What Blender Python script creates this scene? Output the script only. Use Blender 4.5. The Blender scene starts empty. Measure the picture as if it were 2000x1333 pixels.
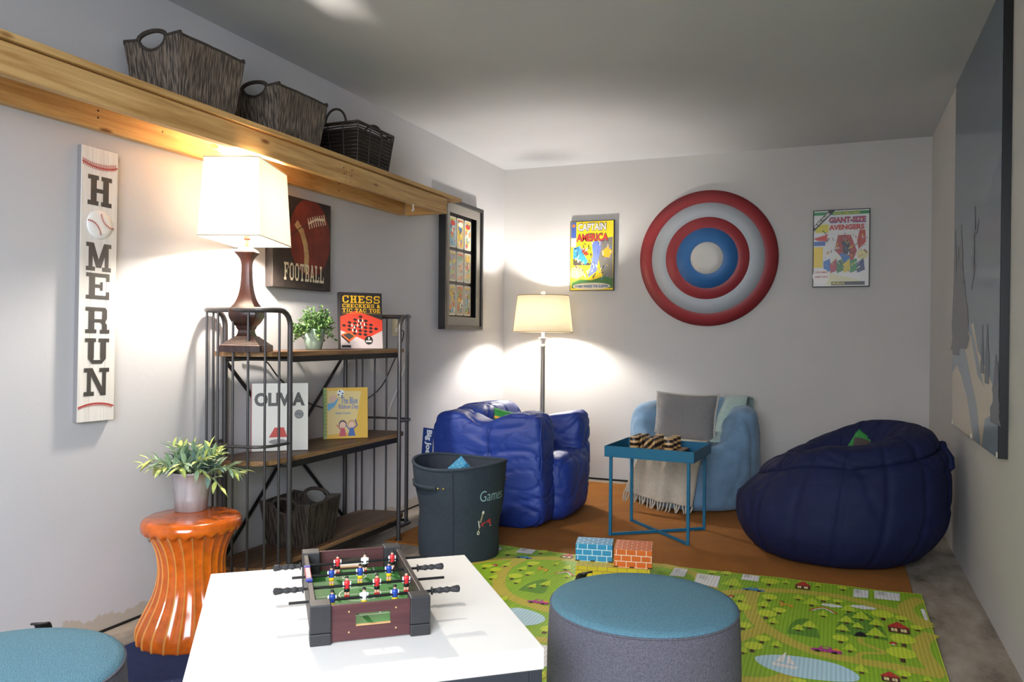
import bpy, math, random
from mathutils import Vector, Matrix, noise

random.seed(7)
SC = bpy.context.scene
COL = SC.collection
PI = math.pi

# ------------------------------------------------------------------ camera, world, light, exposure
W, D, H = 3.0585, 5.8353, 2.44          # room: left wall x=0, right wall x=W, back wall y=D
FRONT = -1.0                            # the open garage doorway lies behind the camera
cam_data = bpy.data.cameras.new('camera')
cam = bpy.data.objects.new('camera', cam_data)
COL.objects.link(cam)
_yaw, _pitch, _roll = 0.39240, -0.00759, 0.00814
_f = Vector((-math.sin(_yaw) * math.cos(_pitch), math.cos(_yaw) * math.cos(_pitch), math.sin(_pitch)))
_r = _f.cross(Vector((0, 0, 1))).normalized()
_u = _r.cross(_f)
_r2 = _r * math.cos(_roll) + _u * math.sin(_roll)
_u2 = -_r * math.sin(_roll) + _u * math.cos(_roll)
_m = Matrix((_r2, _u2, -_f)).transposed().to_4x4()
_m.translation = Vector((2.48975, 0.0, 1.10909))
cam.matrix_world = _m
cam_data.sensor_width = 36
cam_data.lens = 1532.58 * 36 / 2000
cam_data.clip_start = 0.02
SC.camera = cam

vs = SC.view_settings
vs.view_transform = 'Standard'
try:
    vs.look = 'None'
except Exception:
    pass
vs.gamma = 1.0
vs.use_curve_mapping = False
vs.exposure = 0.12
SC.cycles.use_denoising = True
SC.cycles.max_bounces = 10
SC.cycles.diffuse_bounces = 6
SC.cycles.sample_clamp_indirect = 10

world = bpy.data.worlds.new('daylight')
SC.world = world
world.use_nodes = True
_bg = world.node_tree.nodes['Background']
_bg.inputs['Color'].default_value = (0.72, 0.84, 1.0, 1)
_bg.inputs['Strength'].default_value = 0.3


def area_light(name, loc, target, sx, sy, power, color, spread=180):
    d = bpy.data.lights.new(name, 'AREA')
    d.shape = 'RECTANGLE'
    d.size, d.size_y, d.energy, d.color = sx, sy, power, color
    d.spread = math.radians(spread)
    o = bpy.data.objects.new(name, d)
    COL.objects.link(o)
    o.location = loc
    o.rotation_euler = (Vector(target) - Vector(loc)).to_track_quat('-Z', 'Y').to_euler()
    return o


# added area light, aimed low, standing in for daylight from the unseen doorway
area_light('doorway_fill', (1.95, -0.92, 1.55), (1.05, 1.5, 0.05), 1.9, 1.5, 68, (0.86, 0.915, 1.0), 115)
LAMP_TABLE = 1750.0                      # glow of the two lamp bulbs
LAMP_FLOOR = 1150.0


# ------------------------------------------------------------------ colours and materials
def lin(c):
    if isinstance(c, str):
        c = c.lstrip('#')
        c = tuple(int(c[i:i + 2], 16) / 255 for i in (0, 2, 4))
    return tuple(x / 12.92 if x <= 0.04045 else ((x + 0.055) / 1.055) ** 2.4 for x in c)


def new_mat(name):
    m = bpy.data.materials.new(name)
    m.use_nodes = True
    nt = m.node_tree
    return m, nt, nt.nodes['Principled BSDF']


def nd(nt, kind, **kw):
    n = nt.nodes.new(kind)
    for k, v in kw.items():
        if k in n.inputs:
            n.inputs[k].default_value = v
        else:
            setattr(n, k, v)
    return n


def coords(nt, scale=(1, 1, 1), rot=(0, 0, 0), which='Object'):
    tc = nd(nt, 'ShaderNodeTexCoord')
    mp = nd(nt, 'ShaderNodeMapping')
    mp.inputs['Scale'].default_value = scale
    mp.inputs['Rotation'].default_value = rot
    nt.links.new(tc.outputs[which], mp.inputs['Vector'])
    return mp.outputs['Vector']


def ramp(nt, fac, stops):
    r = nd(nt, 'ShaderNodeValToRGB')
    e = r.color_ramp.elements
    while len(e) < len(stops):
        e.new(0.5)
    for i, (p, c) in enumerate(stops):
        e[i].position = p
        e[i].color = (*c, 1)
    nt.links.new(fac, r.inputs['Fac'])
    return r.outputs['Color']


def mat(name, col, rough=0.6, var=0.0, vscale=6, bump=0.0, bscale=80, metal=0.0, coat=0.0, sheen=0.0,
        spec=0.5, stretch=(1, 1, 1), detail=4, bdist=0.01):
    m, nt, p = new_mat(name)
    c = lin(col)
    p.inputs['Roughness'].default_value = rough
    p.inputs['Metallic'].default_value = metal
    p.inputs['Coat Weight'].default_value = coat
    p.inputs['Coat Roughness'].default_value = 0.08
    p.inputs['Sheen Weight'].default_value = sheen
    p.inputs['Specular IOR Level'].default_value = spec
    p.inputs['Base Color'].default_value = (*c, 1)
    vec = coords(nt, stretch)
    if var:
        n = nd(nt, 'ShaderNodeTexNoise', Scale=vscale, Detail=detail, Roughness=0.6)
        nt.links.new(vec, n.inputs['Vector'])
        lo = tuple(x * (1 - var) for x in c)
        hi = tuple(min(1, x * (1 + var)) for x in c)
        nt.links.new(ramp(nt, n.outputs['Fac'], [(0.3, lo), (0.7, hi)]), p.inputs['Base Color'])
    if bump:
        n = nd(nt, 'ShaderNodeTexNoise', Scale=bscale, Detail=3)
        nt.links.new(vec, n.inputs['Vector'])
        b = nd(nt, 'ShaderNodeBump', Strength=bump, Distance=bdist)
        nt.links.new(n.outputs['Fac'], b.inputs['Height'])
        nt.links.new(b.outputs['Normal'], p.inputs['Normal'])
    return m


_print = {}


def ink(col, rough=0.5):
    k = (col, rough)
    if k not in _print:
        _print[k] = mat('ink_' + col.lstrip('#').lower(), col, rough)
    return _print[k]


def wood(name, dark, light, rough=0.5, axis=1, scale=1.0, knots=False):
    """grain runs along axis; rings from a stretched noise"""
    m, nt, p = new_mat(name)
    st = [22 * scale] * 3
    st[axis] = 1.3 * scale
    vec = coords(nt, tuple(st))
    n = nd(nt, 'ShaderNodeTexNoise', Scale=1.6, Detail=6, Roughness=0.62, Distortion=0.6)
    nt.links.new(vec, n.inputs['Vector'])
    col = ramp(nt, n.outputs['Fac'], [(0.28, lin(dark)), (0.72, lin(light))])
    if knots:
        st2 = [9.0] * 3
        st2[axis] = 3.0
        v2 = coords(nt, tuple(st2))
        vo = nd(nt, 'ShaderNodeTexVoronoi', Scale=1.0)
        nt.links.new(v2, vo.inputs['Vector'])
        kn = ramp(nt, vo.outputs['Distance'], [(0.05, (1, 1, 1)), (0.11, (0, 0, 0))])
        mx = nd(nt, 'ShaderNodeMix', data_type='RGBA')
        nt.links.new(kn, mx.inputs[0])
        nt.links.new(col, mx.inputs[6])
        mx.inputs[7].default_value = (*lin('#7a4a1c'), 1)
        col = mx.outputs[2]
    nt.links.new(col, p.inputs['Base Color'])
    p.inputs['Roughness'].default_value = rough
    b = nd(nt, 'ShaderNodeBump', Strength=0.25, Distance=0.004)
    nt.links.new(n.outputs['Fac'], b.inputs['Height'])
    nt.links.new(b.outputs['Normal'], p.inputs['Normal'])
    return m


def ridged(name, col, scale, strength=0.6, rough=0.55, var=0.0, rot=(0, 0, 0), dist=0.002):
    m, nt, p = new_mat(name)
    c = lin(col)
    p.inputs['Base Color'].default_value = (*c, 1)
    p.inputs['Roughness'].default_value = rough
    vec = coords(nt, (1, 1, 1), rot)
    w = nd(nt, 'ShaderNodeTexWave', Scale=scale)
    nt.links.new(vec, w.inputs['Vector'])
    b = nd(nt, 'ShaderNodeBump', Strength=strength, Distance=dist)
    nt.links.new(w.outputs['Fac'], b.inputs['Height'])
    nt.links.new(b.outputs['Normal'], p.inputs['Normal'])
    if var:
        lo = tuple(x * (1 - var) for x in c)
        hi = tuple(min(1, x * (1 + var)) for x in c)
        nt.links.new(ramp(nt, w.outputs['Fac'], [(0.2, lo), (0.8, hi)]), p.inputs['Base Color'])
    return m


def cloth(name, col, rough, fold=0.6, weave=400, var=.1, spec=.4, sheen=0.0, fs=7.0, fdist=.012, aniso=(1, 1, 2.6)):
    m, nt, p = new_mat(name)
    c = lin(col)
    p.inputs['Roughness'].default_value = rough
    p.inputs['Specular IOR Level'].default_value = spec
    p.inputs['Sheen Weight'].default_value = sheen
    vec = coords(nt)
    n0 = nd(nt, 'ShaderNodeTexNoise', Scale=9, Detail=4)
    nt.links.new(vec, n0.inputs['Vector'])
    nt.links.new(ramp(nt, n0.outputs['Fac'], [(.3, tuple(x * (1 - var) for x in c)), (.7, tuple(x * (1 + var) for x in c))]), p.inputs['Base Color'])
    nrm = None
    for sc, st, dist in ((fs, fold, fdist), (fs * 2.3, fold * .6, fdist * .4)):
        n1 = nd(nt, 'ShaderNodeTexNoise', Scale=sc, Detail=2, Roughness=.45, Distortion=.7)
        nt.links.new(coords(nt, aniso), n1.inputs['Vector'])
        s = nd(nt, 'ShaderNodeMath', operation='SUBTRACT')
        nt.links.new(n1.outputs['Fac'], s.inputs[0])
        s.inputs[1].default_value = .5
        ab = nd(nt, 'ShaderNodeMath', operation='ABSOLUTE')
        nt.links.new(s.outputs[0], ab.inputs[0])
        pw = nd(nt, 'ShaderNodeMath', operation='POWER')
        nt.links.new(ab.outputs[0], pw.inputs[0])
        pw.inputs[1].default_value = .8
        b = nd(nt, 'ShaderNodeBump', Strength=st, Distance=dist)
        nt.links.new(pw.outputs[0], b.inputs['Height'])
        if nrm:
            nt.links.new(nrm, b.inputs['Normal'])
        nrm = b.outputs['Normal']
    n3 = nd(nt, 'ShaderNodeTexNoise', Scale=weave, Detail=1)
    nt.links.new(vec, n3.inputs['Vector'])
    b = nd(nt, 'ShaderNodeBump', Strength=.15, Distance=.003)
    nt.links.new(n3.outputs['Fac'], b.inputs['Height'])
    nt.links.new(nrm, b.inputs['Normal'])
    nt.links.new(b.outputs['Normal'], p.inputs['Normal'])
    return m


def wall_paint(name, col, worn_bottom=False):
    m, nt, p = new_mat(name)
    c = lin(col)
    vec = coords(nt)
    n = nd(nt, 'ShaderNodeTexNoise', Scale=1.3, Detail=5)
    nt.links.new(vec, n.inputs['Vector'])
    out = ramp(nt, n.outputs['Fac'], [(0.3, tuple(x * 0.96 for x in c)), (0.7, tuple(x * 1.03 for x in c))])
    if worn_bottom:
        # bare plaster where the paint has flaked off along the foot of the wall
        tc = nd(nt, 'ShaderNodeTexCoord')
        sep = nd(nt, 'ShaderNodeSeparateXYZ')
        nt.links.new(tc.outputs['Object'], sep.inputs[0])
        n2 = nd(nt, 'ShaderNodeTexNoise', Scale=6, Detail=6, Roughness=0.7)
        nt.links.new(vec, n2.inputs['Vector'])
        sub = nd(nt, 'ShaderNodeMath', operation='MULTIPLY_ADD')
        nt.links.new(n2.outputs['Fac'], sub.inputs[0])
        sub.inputs[1].default_value = -0.22
        nt.links.new(sep.outputs['Z'], sub.inputs[2])
        mask = ramp(nt, sub.outputs[0], [(0.0, (1, 1, 1)), (0.004, (0, 0, 0))])
        add = nd(nt, 'ShaderNodeMath', operation='ADD')
        nt.links.new(sub.outputs[0], add.inputs[0])
        add.inputs[1].default_value = 0.062
        mask = ramp(nt, add.outputs[0], [(0.0, (1, 1, 1)), (0.006, (0, 0, 0))])
        mx = nd(nt, 'ShaderNodeMix', data_type='RGBA')
        nt.links.new(mask, mx.inputs[0])
        nt.links.new(out, mx.inputs[6])
        mx.inputs[7].default_value = (*lin('#b9b0a2'), 1)
        out = mx.outputs[2]
    nt.links.new(out, p.inputs['Base Color'])
    p.inputs['Roughness'].default_value = 0.7
    n3 = nd(nt, 'ShaderNodeTexNoise', Scale=40, Detail=4)
    nt.links.new(vec, n3.inputs['Vector'])
    b = nd(nt, 'ShaderNodeBump', Strength=0.12, Distance=0.004)
    nt.links.new(n3.outputs['Fac'], b.inputs['Height'])
    nt.links.new(b.outputs['Normal'], p.inputs['Normal'])
    return m


def concrete(name):
    m, nt, p = new_mat(name)
    vec = coords(nt, (3.4, 1.5, 1))
    n = nd(nt, 'ShaderNodeTexNoise', Scale=2.2, Detail=9, Roughness=0.62, Distortion=0.25)
    nt.links.new(vec, n.inputs['Vector'])
    c1 = ramp(nt, n.outputs['Fac'], [(0.30, lin('#5a5046')), (0.42, lin('#8a7f71')), (0.58, lin('#a3988a')), (0.8, lin('#b9afa2'))])
    nt.links.new(c1, p.inputs['Base Color'])
    p.inputs['Roughness'].default_value = 0.7
    b = nd(nt, 'ShaderNodeBump', Strength=0.3, Distance=0.006)
    nt.links.new(n.outputs['Fac'], b.inputs['Height'])
    nt.links.new(b.outputs['Normal'], p.inputs['Normal'])
    return m


def brick_print(name, face, joint):
    m, nt, p = new_mat(name)
    tc = nd(nt, 'ShaderNodeUVMap')
    br = nd(nt, 'ShaderNodeTexBrick', Scale=1.0)
    br.inputs['Color1'].default_value = (*lin(face), 1)
    br.inputs['Color2'].default_value = (*tuple(x * 0.9 for x in lin(face)), 1)
    br.inputs['Mortar'].default_value = (*lin(joint), 1)
    br.inputs['Mortar Size'].default_value = 0.0016
    br.inputs['Brick Width'].default_value = 0.0435
    br.inputs['Row Height'].default_value = 0.0265
    nt.links.new(tc.outputs['UV'], br.inputs['Vector'])
    nt.links.new(br.outputs['Color'], p.inputs['Base Color'])
    p.inputs['Roughness'].default_value = 0.4
    return m


def shade_mat(name, col, trans=0.55):
    m, nt, p = new_mat(name)
    nt.nodes.remove(p)
    out = nt.nodes['Material Output']
    d = nd(nt, 'ShaderNodeBsdfDiffuse')
    t = nd(nt, 'ShaderNodeBsdfTranslucent')
    vec = coords(nt, (1, 1, 1))
    n = nd(nt, 'ShaderNodeTexNoise', Scale=160, Detail=2)
    nt.links.new(vec, n.inputs['Vector'])
    c = lin(col)
    cc = ramp(nt, n.outputs['Fac'], [(0.3, tuple(x * 0.93 for x in c)), (0.7, c)])
    nt.links.new(cc, d.inputs['Color'])
    nt.links.new(cc, t.inputs['Color'])
    mx = nd(nt, 'ShaderNodeMixShader')
    mx.inputs[0].default_value = trans
    nt.links.new(d.outputs[0], mx.inputs[1])
    nt.links.new(t.outputs[0], mx.inputs[2])
    nt.links.new(mx.outputs[0], out.inputs['Surface'])
    return m


def emit(name, col, strength):
    m, nt, p = new_mat(name)
    p.inputs['Emission Color'].default_value = (*lin(col), 1)
    p.inputs['Emission Strength'].default_value = strength
    return m


# ------------------------------------------------------------------ mesh building
class MB:
    def __init__(self):
        self.v, self.f, self.m, self.s = [], [], [], []
        self.mats = []
        self.uv = None
        self.k = 0.0                       # every print polygon lies a hair above the one before

    def mi(self, mt):
        if mt not in self.mats:
            self.mats.append(mt)
        return self.mats.index(mt)

    def add(self, vs, fs, mt, smooth=False):
        o = len(self.v)
        k = self.mi(mt)
        self.v += [tuple(p) for p in vs]
        for f in fs:
            self.f.append([i + o for i in f])
            self.m.append(k)
            self.s.append(smooth)

    def box(self, c, s, mt, rz=0.0, rx=0.0, ry=0.0):
        hx, hy, hz = (x / 2 for x in s)
        R = Matrix.Rotation(rz, 3, 'Z') @ Matrix.Rotation(ry, 3, 'Y') @ Matrix.Rotation(rx, 3, 'X')
        vs = [Vector(c) + R @ Vector((a * hx, b * hy, d * hz)) for d in (-1, 1) for b in (-1, 1) for a in (-1, 1)]
        self.add(vs, [(0, 2, 3, 1), (4, 5, 7, 6), (0, 1, 5, 4), (2, 6, 7, 3), (0, 4, 6, 2), (1, 3, 7, 5)], mt)
        return self

    def span(self, a, b, mt):
        return self.box([(x + y) / 2 for x, y in zip(a, b)], [abs(y - x) for x, y in zip(a, b)], mt)

    def bar(self, a, b, w, h, mt, up=(0, 0, 1)):
        a, b = Vector(a), Vector(b)
        d = (b - a).normalized()
        s = d.cross(Vector(up))
        if s.length < 1e-4:
            s = d.cross(Vector((1, 0, 0)))
        s.normalize()
        t = s.cross(d)
        vs = [p + s * (i * w / 2) + t * (j * h / 2) for p in (a, b) for i, j in ((-1, -1), (1, -1), (1, 1), (-1, 1))]
        self.add(vs, [(0, 1, 2, 3), (7, 6, 5, 4), (0, 4, 5, 1), (1, 5, 6, 2), (2, 6, 7, 3), (3, 7, 4, 0)], mt)
        return self

    def tube(self, path, r, mt, n=10, closed=False, caps=True):
        P = [Vector(p) for p in path]
        k = len(P)
        rr = r if isinstance(r, (list, tuple)) else [r] * k
        rings = []
        prev = None
        for i, p in enumerate(P):
            a = P[i - 1] if (i > 0 or closed) else p
            b = P[(i + 1) % k] if (i < k - 1 or closed) else p
            t = (b - a).normalized()
            if prev is None:
                x = t.orthogonal().normalized()
            else:
                x = (prev - t * prev.dot(t)).normalized()
            prev = x
            y = t.cross(x)
            rings.append([p + (x * math.cos(2 * PI * j / n) + y * math.sin(2 * PI * j / n)) * rr[i] for j in range(n)])
        vs = [q for R in rings for q in R]
        fs = []
        for i in range(k if closed else k - 1):
            i2 = (i + 1) % k
            for j in range(n):
                j2 = (j + 1) % n
                fs.append((i * n + j, i * n + j2, i2 * n + j2, i2 * n + j))
        self.add(vs, fs, mt, True)
        if caps and not closed:
            self.add(rings[0], [tuple(range(n))[::-1]], mt)
            self.add(rings[-1], [tuple(range(n))], mt)
        return self

    def lathe(self, prof, mt, n=32, c=(0, 0), smooth=True, sq=None, cap=True):
        """prof: [(r,z)]; sq gives a square section (flat faces)"""
        vs, fs = [], []
        for r, z in prof:
            for j in range(n):
                t = 2 * PI * (j + (0.5 if sq else 0)) / n
                k = 1 / math.cos(PI / n) if sq else 1
                vs.append((c[0] + r * k * math.cos(t), c[1] + r * k * math.sin(t), z))
        for i in range(len(prof) - 1):
            for j in range(n):
                j2 = (j + 1) % n
                fs.append((i * n + j, i * n + j2, (i + 1) * n + j2, (i + 1) * n + j))
        self.add(vs, fs, mt, smooth)
        if cap:
            for i, rev in ((0, True), (len(prof) - 1, False)):
                if prof[i][0] > 1e-5:
                    ring = vs[i * n:(i + 1) * n]
                    self.add(ring, [tuple(range(n))[::-1] if rev else tuple(range(n))], mt)
        return self

    def grid(self, rows, mt, cu=False, smooth=True, cv=False):
        a, b = len(rows), len(rows[0])
        vs = [p for R in rows for p in R]
        fs = []
        for i in range(a if cv else a - 1):
            for j in range(b if cu else b - 1):
                i2, j2 = (i + 1) % a, (j + 1) % b
                fs.append((i * b + j, i * b + j2, i2 * b + j2, i2 * b + j))
        self.add(vs, fs, mt, smooth)
        return self

    def prism(self, poly, z0, z1, mt, smooth=False):
        n = len(poly)
        vs = [(x, y, z0) for x, y in poly] + [(x, y, z1) for x, y in poly]
        fs = [tuple(range(n))[::-1], tuple(range(n, 2 * n))] + [(i, (i + 1) % n, n + (i + 1) % n, n + i) for i in range(n)]
        self.add(vs, fs, mt, smooth)
        return self

    def lay(self, layer):
        self.k += 0.03
        return layer + self.k

    def flat(self, pl, pts, mt, layer=1):
        layer = self.lay(layer)
        self.add([pl(a, b, layer) for a, b in pts], [tuple(range(len(pts)))], mt)
        return self

    def rect(self, pl, x0, y0, x1, y1, mt, layer=1):
        return self.flat(pl, [(x0, y0), (x1, y0), (x1, y1), (x0, y1)], mt, layer)

    def ell(self, pl, x, y, rx, ry, mt, layer=1, n=24):
        return self.flat(pl, [(x + rx * math.cos(2 * PI * i / n), y + ry * math.sin(2 * PI * i / n)) for i in range(n)], mt, layer)

    def ring(self, pl, x, y, r0, r1, mt, layer=1, n=48, a0=0, a1=2 * PI):
        layer = self.lay(layer)
        k = n
        ts = [a0 + (a1 - a0) * i / k for i in range(k + 1)]
        vs = [pl(x + r0 * math.cos(t), y + r0 * math.sin(t), layer) for t in ts] + [pl(x + r1 * math.cos(t), y + r1 * math.sin(t), layer) for t in ts]
        self.add(vs, [(i, k + 1 + i, k + 2 + i, i + 1) for i in range(k)], mt)
        return self

    def strip(self, pl, pts, w, mt, layer=1):
        layer = self.lay(layer)
        P = [Vector(p) for p in pts]
        L, R = [], []
        for i, p in enumerate(P):
            d = (P[min(i + 1, len(P) - 1)] - P[max(i - 1, 0)]).normalized()
            nn = Vector((-d.y, d.x))
            L.append(pl(*(p + nn * w / 2), layer))
            R.append(pl(*(p - nn * w / 2), layer))
        k = len(P)
        self.add(R + L, [(i, i + 1, k + i + 1, k + i) for i in range(k - 1)], mt)
        return self

    def build(self, name, parent=None, bevel=0.0, seg=2, subsurf=0, solid=0.0, weld=False):
        me = bpy.data.meshes.new(name)
        me.from_pydata(self.v, [], self.f)
        me.polygons.foreach_set('material_index', self.m)
        me.polygons.foreach_set('use_smooth', self.s)
        for mt in self.mats:
            me.materials.append(mt)
        if self.uv:
            uvl = me.uv_layers.new(name='UVMap')
            for lo in me.loops:
                uvl.data[lo.index].uv = self.uv[lo.vertex_index]
        me.update()
        o = bpy.data.objects.new(name, me)
        COL.objects.link(o)
        if parent:
            o.parent = parent
        if solid:
            md = o.modifiers.new('thickness', 'SOLIDIFY')
            md.thickness = solid
            md.offset = 0
        if bevel:
            md = o.modifiers.new('bevel', 'BEVEL')
            md.width = bevel
            md.segments = seg
            md.limit_method = 'ANGLE'
            md.angle_limit = 0.6
        if subsurf:
            md = o.modifiers.new('subdivision', 'SUBSURF')
            md.levels = md.render_levels = subsurf
        return o


def plane(o, ux, uy, lift=0.0004):
    o, ux, uy = Vector(o), Vector(ux).normalized(), Vector(uy).normalized()
    n = ux.cross(uy)

    def f(a, b, layer=0):
        return o + ux * a + uy * b + n * (layer * lift)
    return f


def thing(name, label, cat, loc=(0, 0, 0), rz=0.0, group=None):
    o = bpy.data.objects.new(name, None)
    COL.objects.link(o)
    o.location = loc
    o.rotation_euler = (0, 0, rz)
    o.empty_display_size = 0.05
    o['label'] = label
    o['category'] = cat
    if group:
        o['group'] = group
    return o


def tag(o, label, cat, group=None):
    o['label'] = label
    o['category'] = cat
    if group:
        o['group'] = group
    return o


def struct(o):
    o['kind'] = 'structure'
    return o


def kids(o):
    return [c for c in bpy.data.objects if c.parent == o]


def copy_tree(o, parent=None):
    c = o.copy()
    COL.objects.link(c)
    if parent:
        c.parent = parent
    for ch in kids(o):
        copy_tree(ch, c)
    return c


# ------------------------------------------------------------------ lettering
def text_geo(s, bold=0.0):
    cu = bpy.data.curves.new('lettering', 'FONT')
    cu.body = s
    cu.offset = bold
    cu.resolution_u = 3
    ob = bpy.data.objects.new('lettering', cu)
    COL.objects.link(ob)
    dg = bpy.context.evaluated_depsgraph_get()
    ev = ob.evaluated_get(dg)
    me = ev.to_mesh()
    vs = [(v.co.x, v.co.y) for v in me.vertices]
    fs = [tuple(p.vertices) for p in me.polygons]
    ev.to_mesh_clear()
    bpy.data.objects.remove(ob)
    bpy.data.curves.remove(cu)
    return vs, fs


def put_text(mb, pl, s, x, y, w, h, mt, layer=2, bold=0.012, warp=None, shear=0.0):
    vs, fs = text_geo(s, bold)
    x0, x1 = min(v[0] for v in vs), max(v[0] for v in vs)
    y0, y1 = min(v[1] for v in vs), max(v[1] for v in vs)
    pts = []
    for a, b in vs:
        u, v = (a - x0) / (x1 - x0), (b - y0) / (y1 - y0)
        px, py = x + u * w + shear * v * h, y + v * h
        if warp:
            px, py = warp(px, py)
        pts.append(pl(px, py, layer))
    mb.add(pts, fs, mt)


def _bx(x0, y0, x1, y1):
    return [(x0, y0), (x1, y0), (x1, y1), (x0, y1)]


def _dg(x0, y0, x1, y1, w):
    return [(x0 - w / 2, y0), (x0 + w / 2, y0), (x1 + w / 2, y1), (x1 - w / 2, y1)]


_T, _B = 0.235, 0.15
SLAB = {
    'H': [_bx(.14, 0, .14 + _T, 1), _bx(.86 - _T, 0, .86, 1), _bx(.2, .43, .8, .57), _bx(.02, 0, .45, _B), _bx(.55, 0, .98, _B), _bx(.02, 1 - _B, .45, 1), _bx(.55, 1 - _B, .98, 1)],
    'M': [_bx(.1, 0, .26, 1), _bx(.74, 0, .9, 1), _dg(.5, .12, .2, 1, .2), _dg(.5, .12, .8, 1, .2), _bx(0, 0, .36, _B), _bx(.64, 0, 1, _B), _bx(0, 1 - _B, .28, 1), _bx(.72, 1 - _B, 1, 1)],
    'E': [_bx(.14, 0, .14 + _T, 1), _bx(.02, 0, .95, _B), _bx(.02, 1 - _B, .95, 1), _bx(.2, .44, .68, .57), _bx(.58, .34, .68, .67), _bx(.82, 0, .95, .3), _bx(.82, .7, .95, 1)],
    'R': [_bx(.14, 0, .14 + _T, 1), _bx(.02, 0, .46, _B), _bx(.02, 1 - _B, .8, 1), _bx(.2, .42, .8, .55), [(.68, .5), (.88, .58), (.88, .9), (.68, .98)], [(.6, .42), (.8, .42), (.88, .34), (.88, 0), (.68, 0), (.68, .34)], _bx(.6, 0, .98, _B), [(.8, 1), (.7, .88), (.88, .9)], [(.8, .42), (.7, .52), (.88, .58)]],
    'U': [_bx(.14, .2, .14 + _T, 1), _bx(.86 - _T, .2, .86, 1), [(.14, .2), (.34, .2), (.4, .13), (.3, 0)], [(.86, .2), (.7, 0), (.6, .13), (.66, .2)], _bx(.3, 0, .7, _B), _bx(.02, 1 - _B, .45, 1), _bx(.55, 1 - _B, .98, 1)],
    'N': [_bx(.12, 0, .28, 1), _bx(.72, 0, .88, 1), _dg(.78, 0, .22, 1, .22), _bx(0, 0, .4, _B), _bx(0, 1 - _B, .3, 1), _bx(.6, 1 - _B, 1, 1)],
    'O': [_bx(.06, .2, .28, .8), _bx(.72, .2, .94, .8), _bx(.3, 0, .7, .15), _bx(.3, .85, .7, 1), [(.06, .2), (.28, .22), (.34, .15), (.3, 0)], [(.94, .2), (.7, 0), (.66, .15), (.72, .22)], [(.06, .8), (.3, 1), (.34, .85), (.28, .78)], [(.94, .8), (.72, .78), (.66, .85), (.7, 1)]],
    'C': [_bx(.06, .2, .28, .8), _bx(.3, 0, .72, .15), _bx(.3, .85, .72, 1), [(.06, .2), (.28, .22), (.34, .15), (.3, 0)], [(.06, .8), (.3, 1), (.34, .85), (.28, .78)], [(.94, .2), (.72, 0), (.7, .15), (.74, .34), (.94, .34)], _bx(.74, .64, .94, 1), [(.72, 1), (.74, .8), (.7, .85)], [(.7, .85), (.9, .75), (.9, 1), (.7, 1)]],
    'S': [_bx(.28, 0, .74, .14), _bx(.26, .86, .8, 1), _bx(.24, .43, .76, .57), [(.06, .6), (.26, .57), (.26, .86), (.26, 1), (.06, .84)], [(.94, .4), (.74, .43), (.74, 0), (.94, .16)], _bx(.06, 0, .2, .32), _bx(.8, .68, .94, 1), [(.06, .6), (.24, .43), (.3, .57), (.26, .6)], [(.94, .4), (.76, .57), (.7, .43), (.74, .4)], _bx(.1, 0, .4, .14)],
    'T': [_bx(.39, 0, .61, 1), _bx(.03, 1 - .14, .97, 1), _bx(.03, .66, .17, 1), _bx(.83, .66, .97, 1), _bx(.24, 0, .76, _B)],
    'F': [_bx(.14, 0, .14 + _T, 1), _bx(.02, 0, .5, _B), _bx(.02, 1 - _B, .95, 1), _bx(.2, .43, .66, .56), _bx(.56, .34, .66, .66), _bx(.82, .66, .95, 1)],
    'B': [_bx(.14, 0, .14 + _T, 1), _bx(.02, 0, .78, _B), _bx(.02, 1 - _B, .76, 1), _bx(.2, .44, .78, .57), [(.68, .0), (.8, 0), (.92, .12), (.92, .42), (.78, .54), (.7, .5)], [(.66, .5), (.78, .5), (.88, .6), (.88, .9), (.76, 1), (.66, 1)]],
    'A': [_dg(.14, 0, .5, 1, .2), _dg(.86, 0, .5, 1, .2), _bx(.24, .26, .76, .39), _bx(0, 0, .36, _B), _bx(.64, 0, 1, _B), _bx(.3, 1 - .12, .6, 1)],
    'L': [_bx(.16, 0, .16 + _T, 1), _bx(.02, 0, .95, _B), _bx(.02, 1 - _B, .5, 1), _bx(.82, 0, .95, .36)],
    'K': [_bx(.12, 0, .12 + _T, 1), _bx(0, 0, .42, _B), _bx(0, 1 - _B, .42, 1), _dg(.36, .44, .8, 1, .2), _dg(.84, 0, .46, .56, .22), _bx(.6, 0, 1, _B), _bx(.6, 1 - _B, .98, 1)],
    'I': [_bx(.34, 0, .66, 1), _bx(.14, 0, .86, _B), _bx(.14, 1 - _B, .86, 1)],
}
NARROW = {'I': 0.55}


def put_slab(mb, pl, s, x, y, w, h, mt, layer=2, gap=0.12, lift=None):
    """s set in slab capitals inside the box x..x+w, y..y+h"""
    units = sum((0.45 if c == ' ' else NARROW.get(c, 1.0)) + gap for c in s) - gap
    cw = w / units
    cx = x
    for i, c in enumerate(s):
        k = 0.45 if c == ' ' else NARROW.get(c, 1.0)
        if c in SLAB:
            for q, poly in enumerate(SLAB[c]):
                mb.flat(pl, [(cx + a * k * cw, y + b * h) for a, b in poly], mt, layer + q * .12)
        elif c != ' ':
            put_text(mb, pl, c, cx + .05 * cw, y, k * cw * .9, h, mt, layer, 0.03)
        cx += (k + gap) * cw


# ------------------------------------------------------------------ soft shapes
def ridge(p):
    return 1 - abs(noise.noise(p)) * 2


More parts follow.
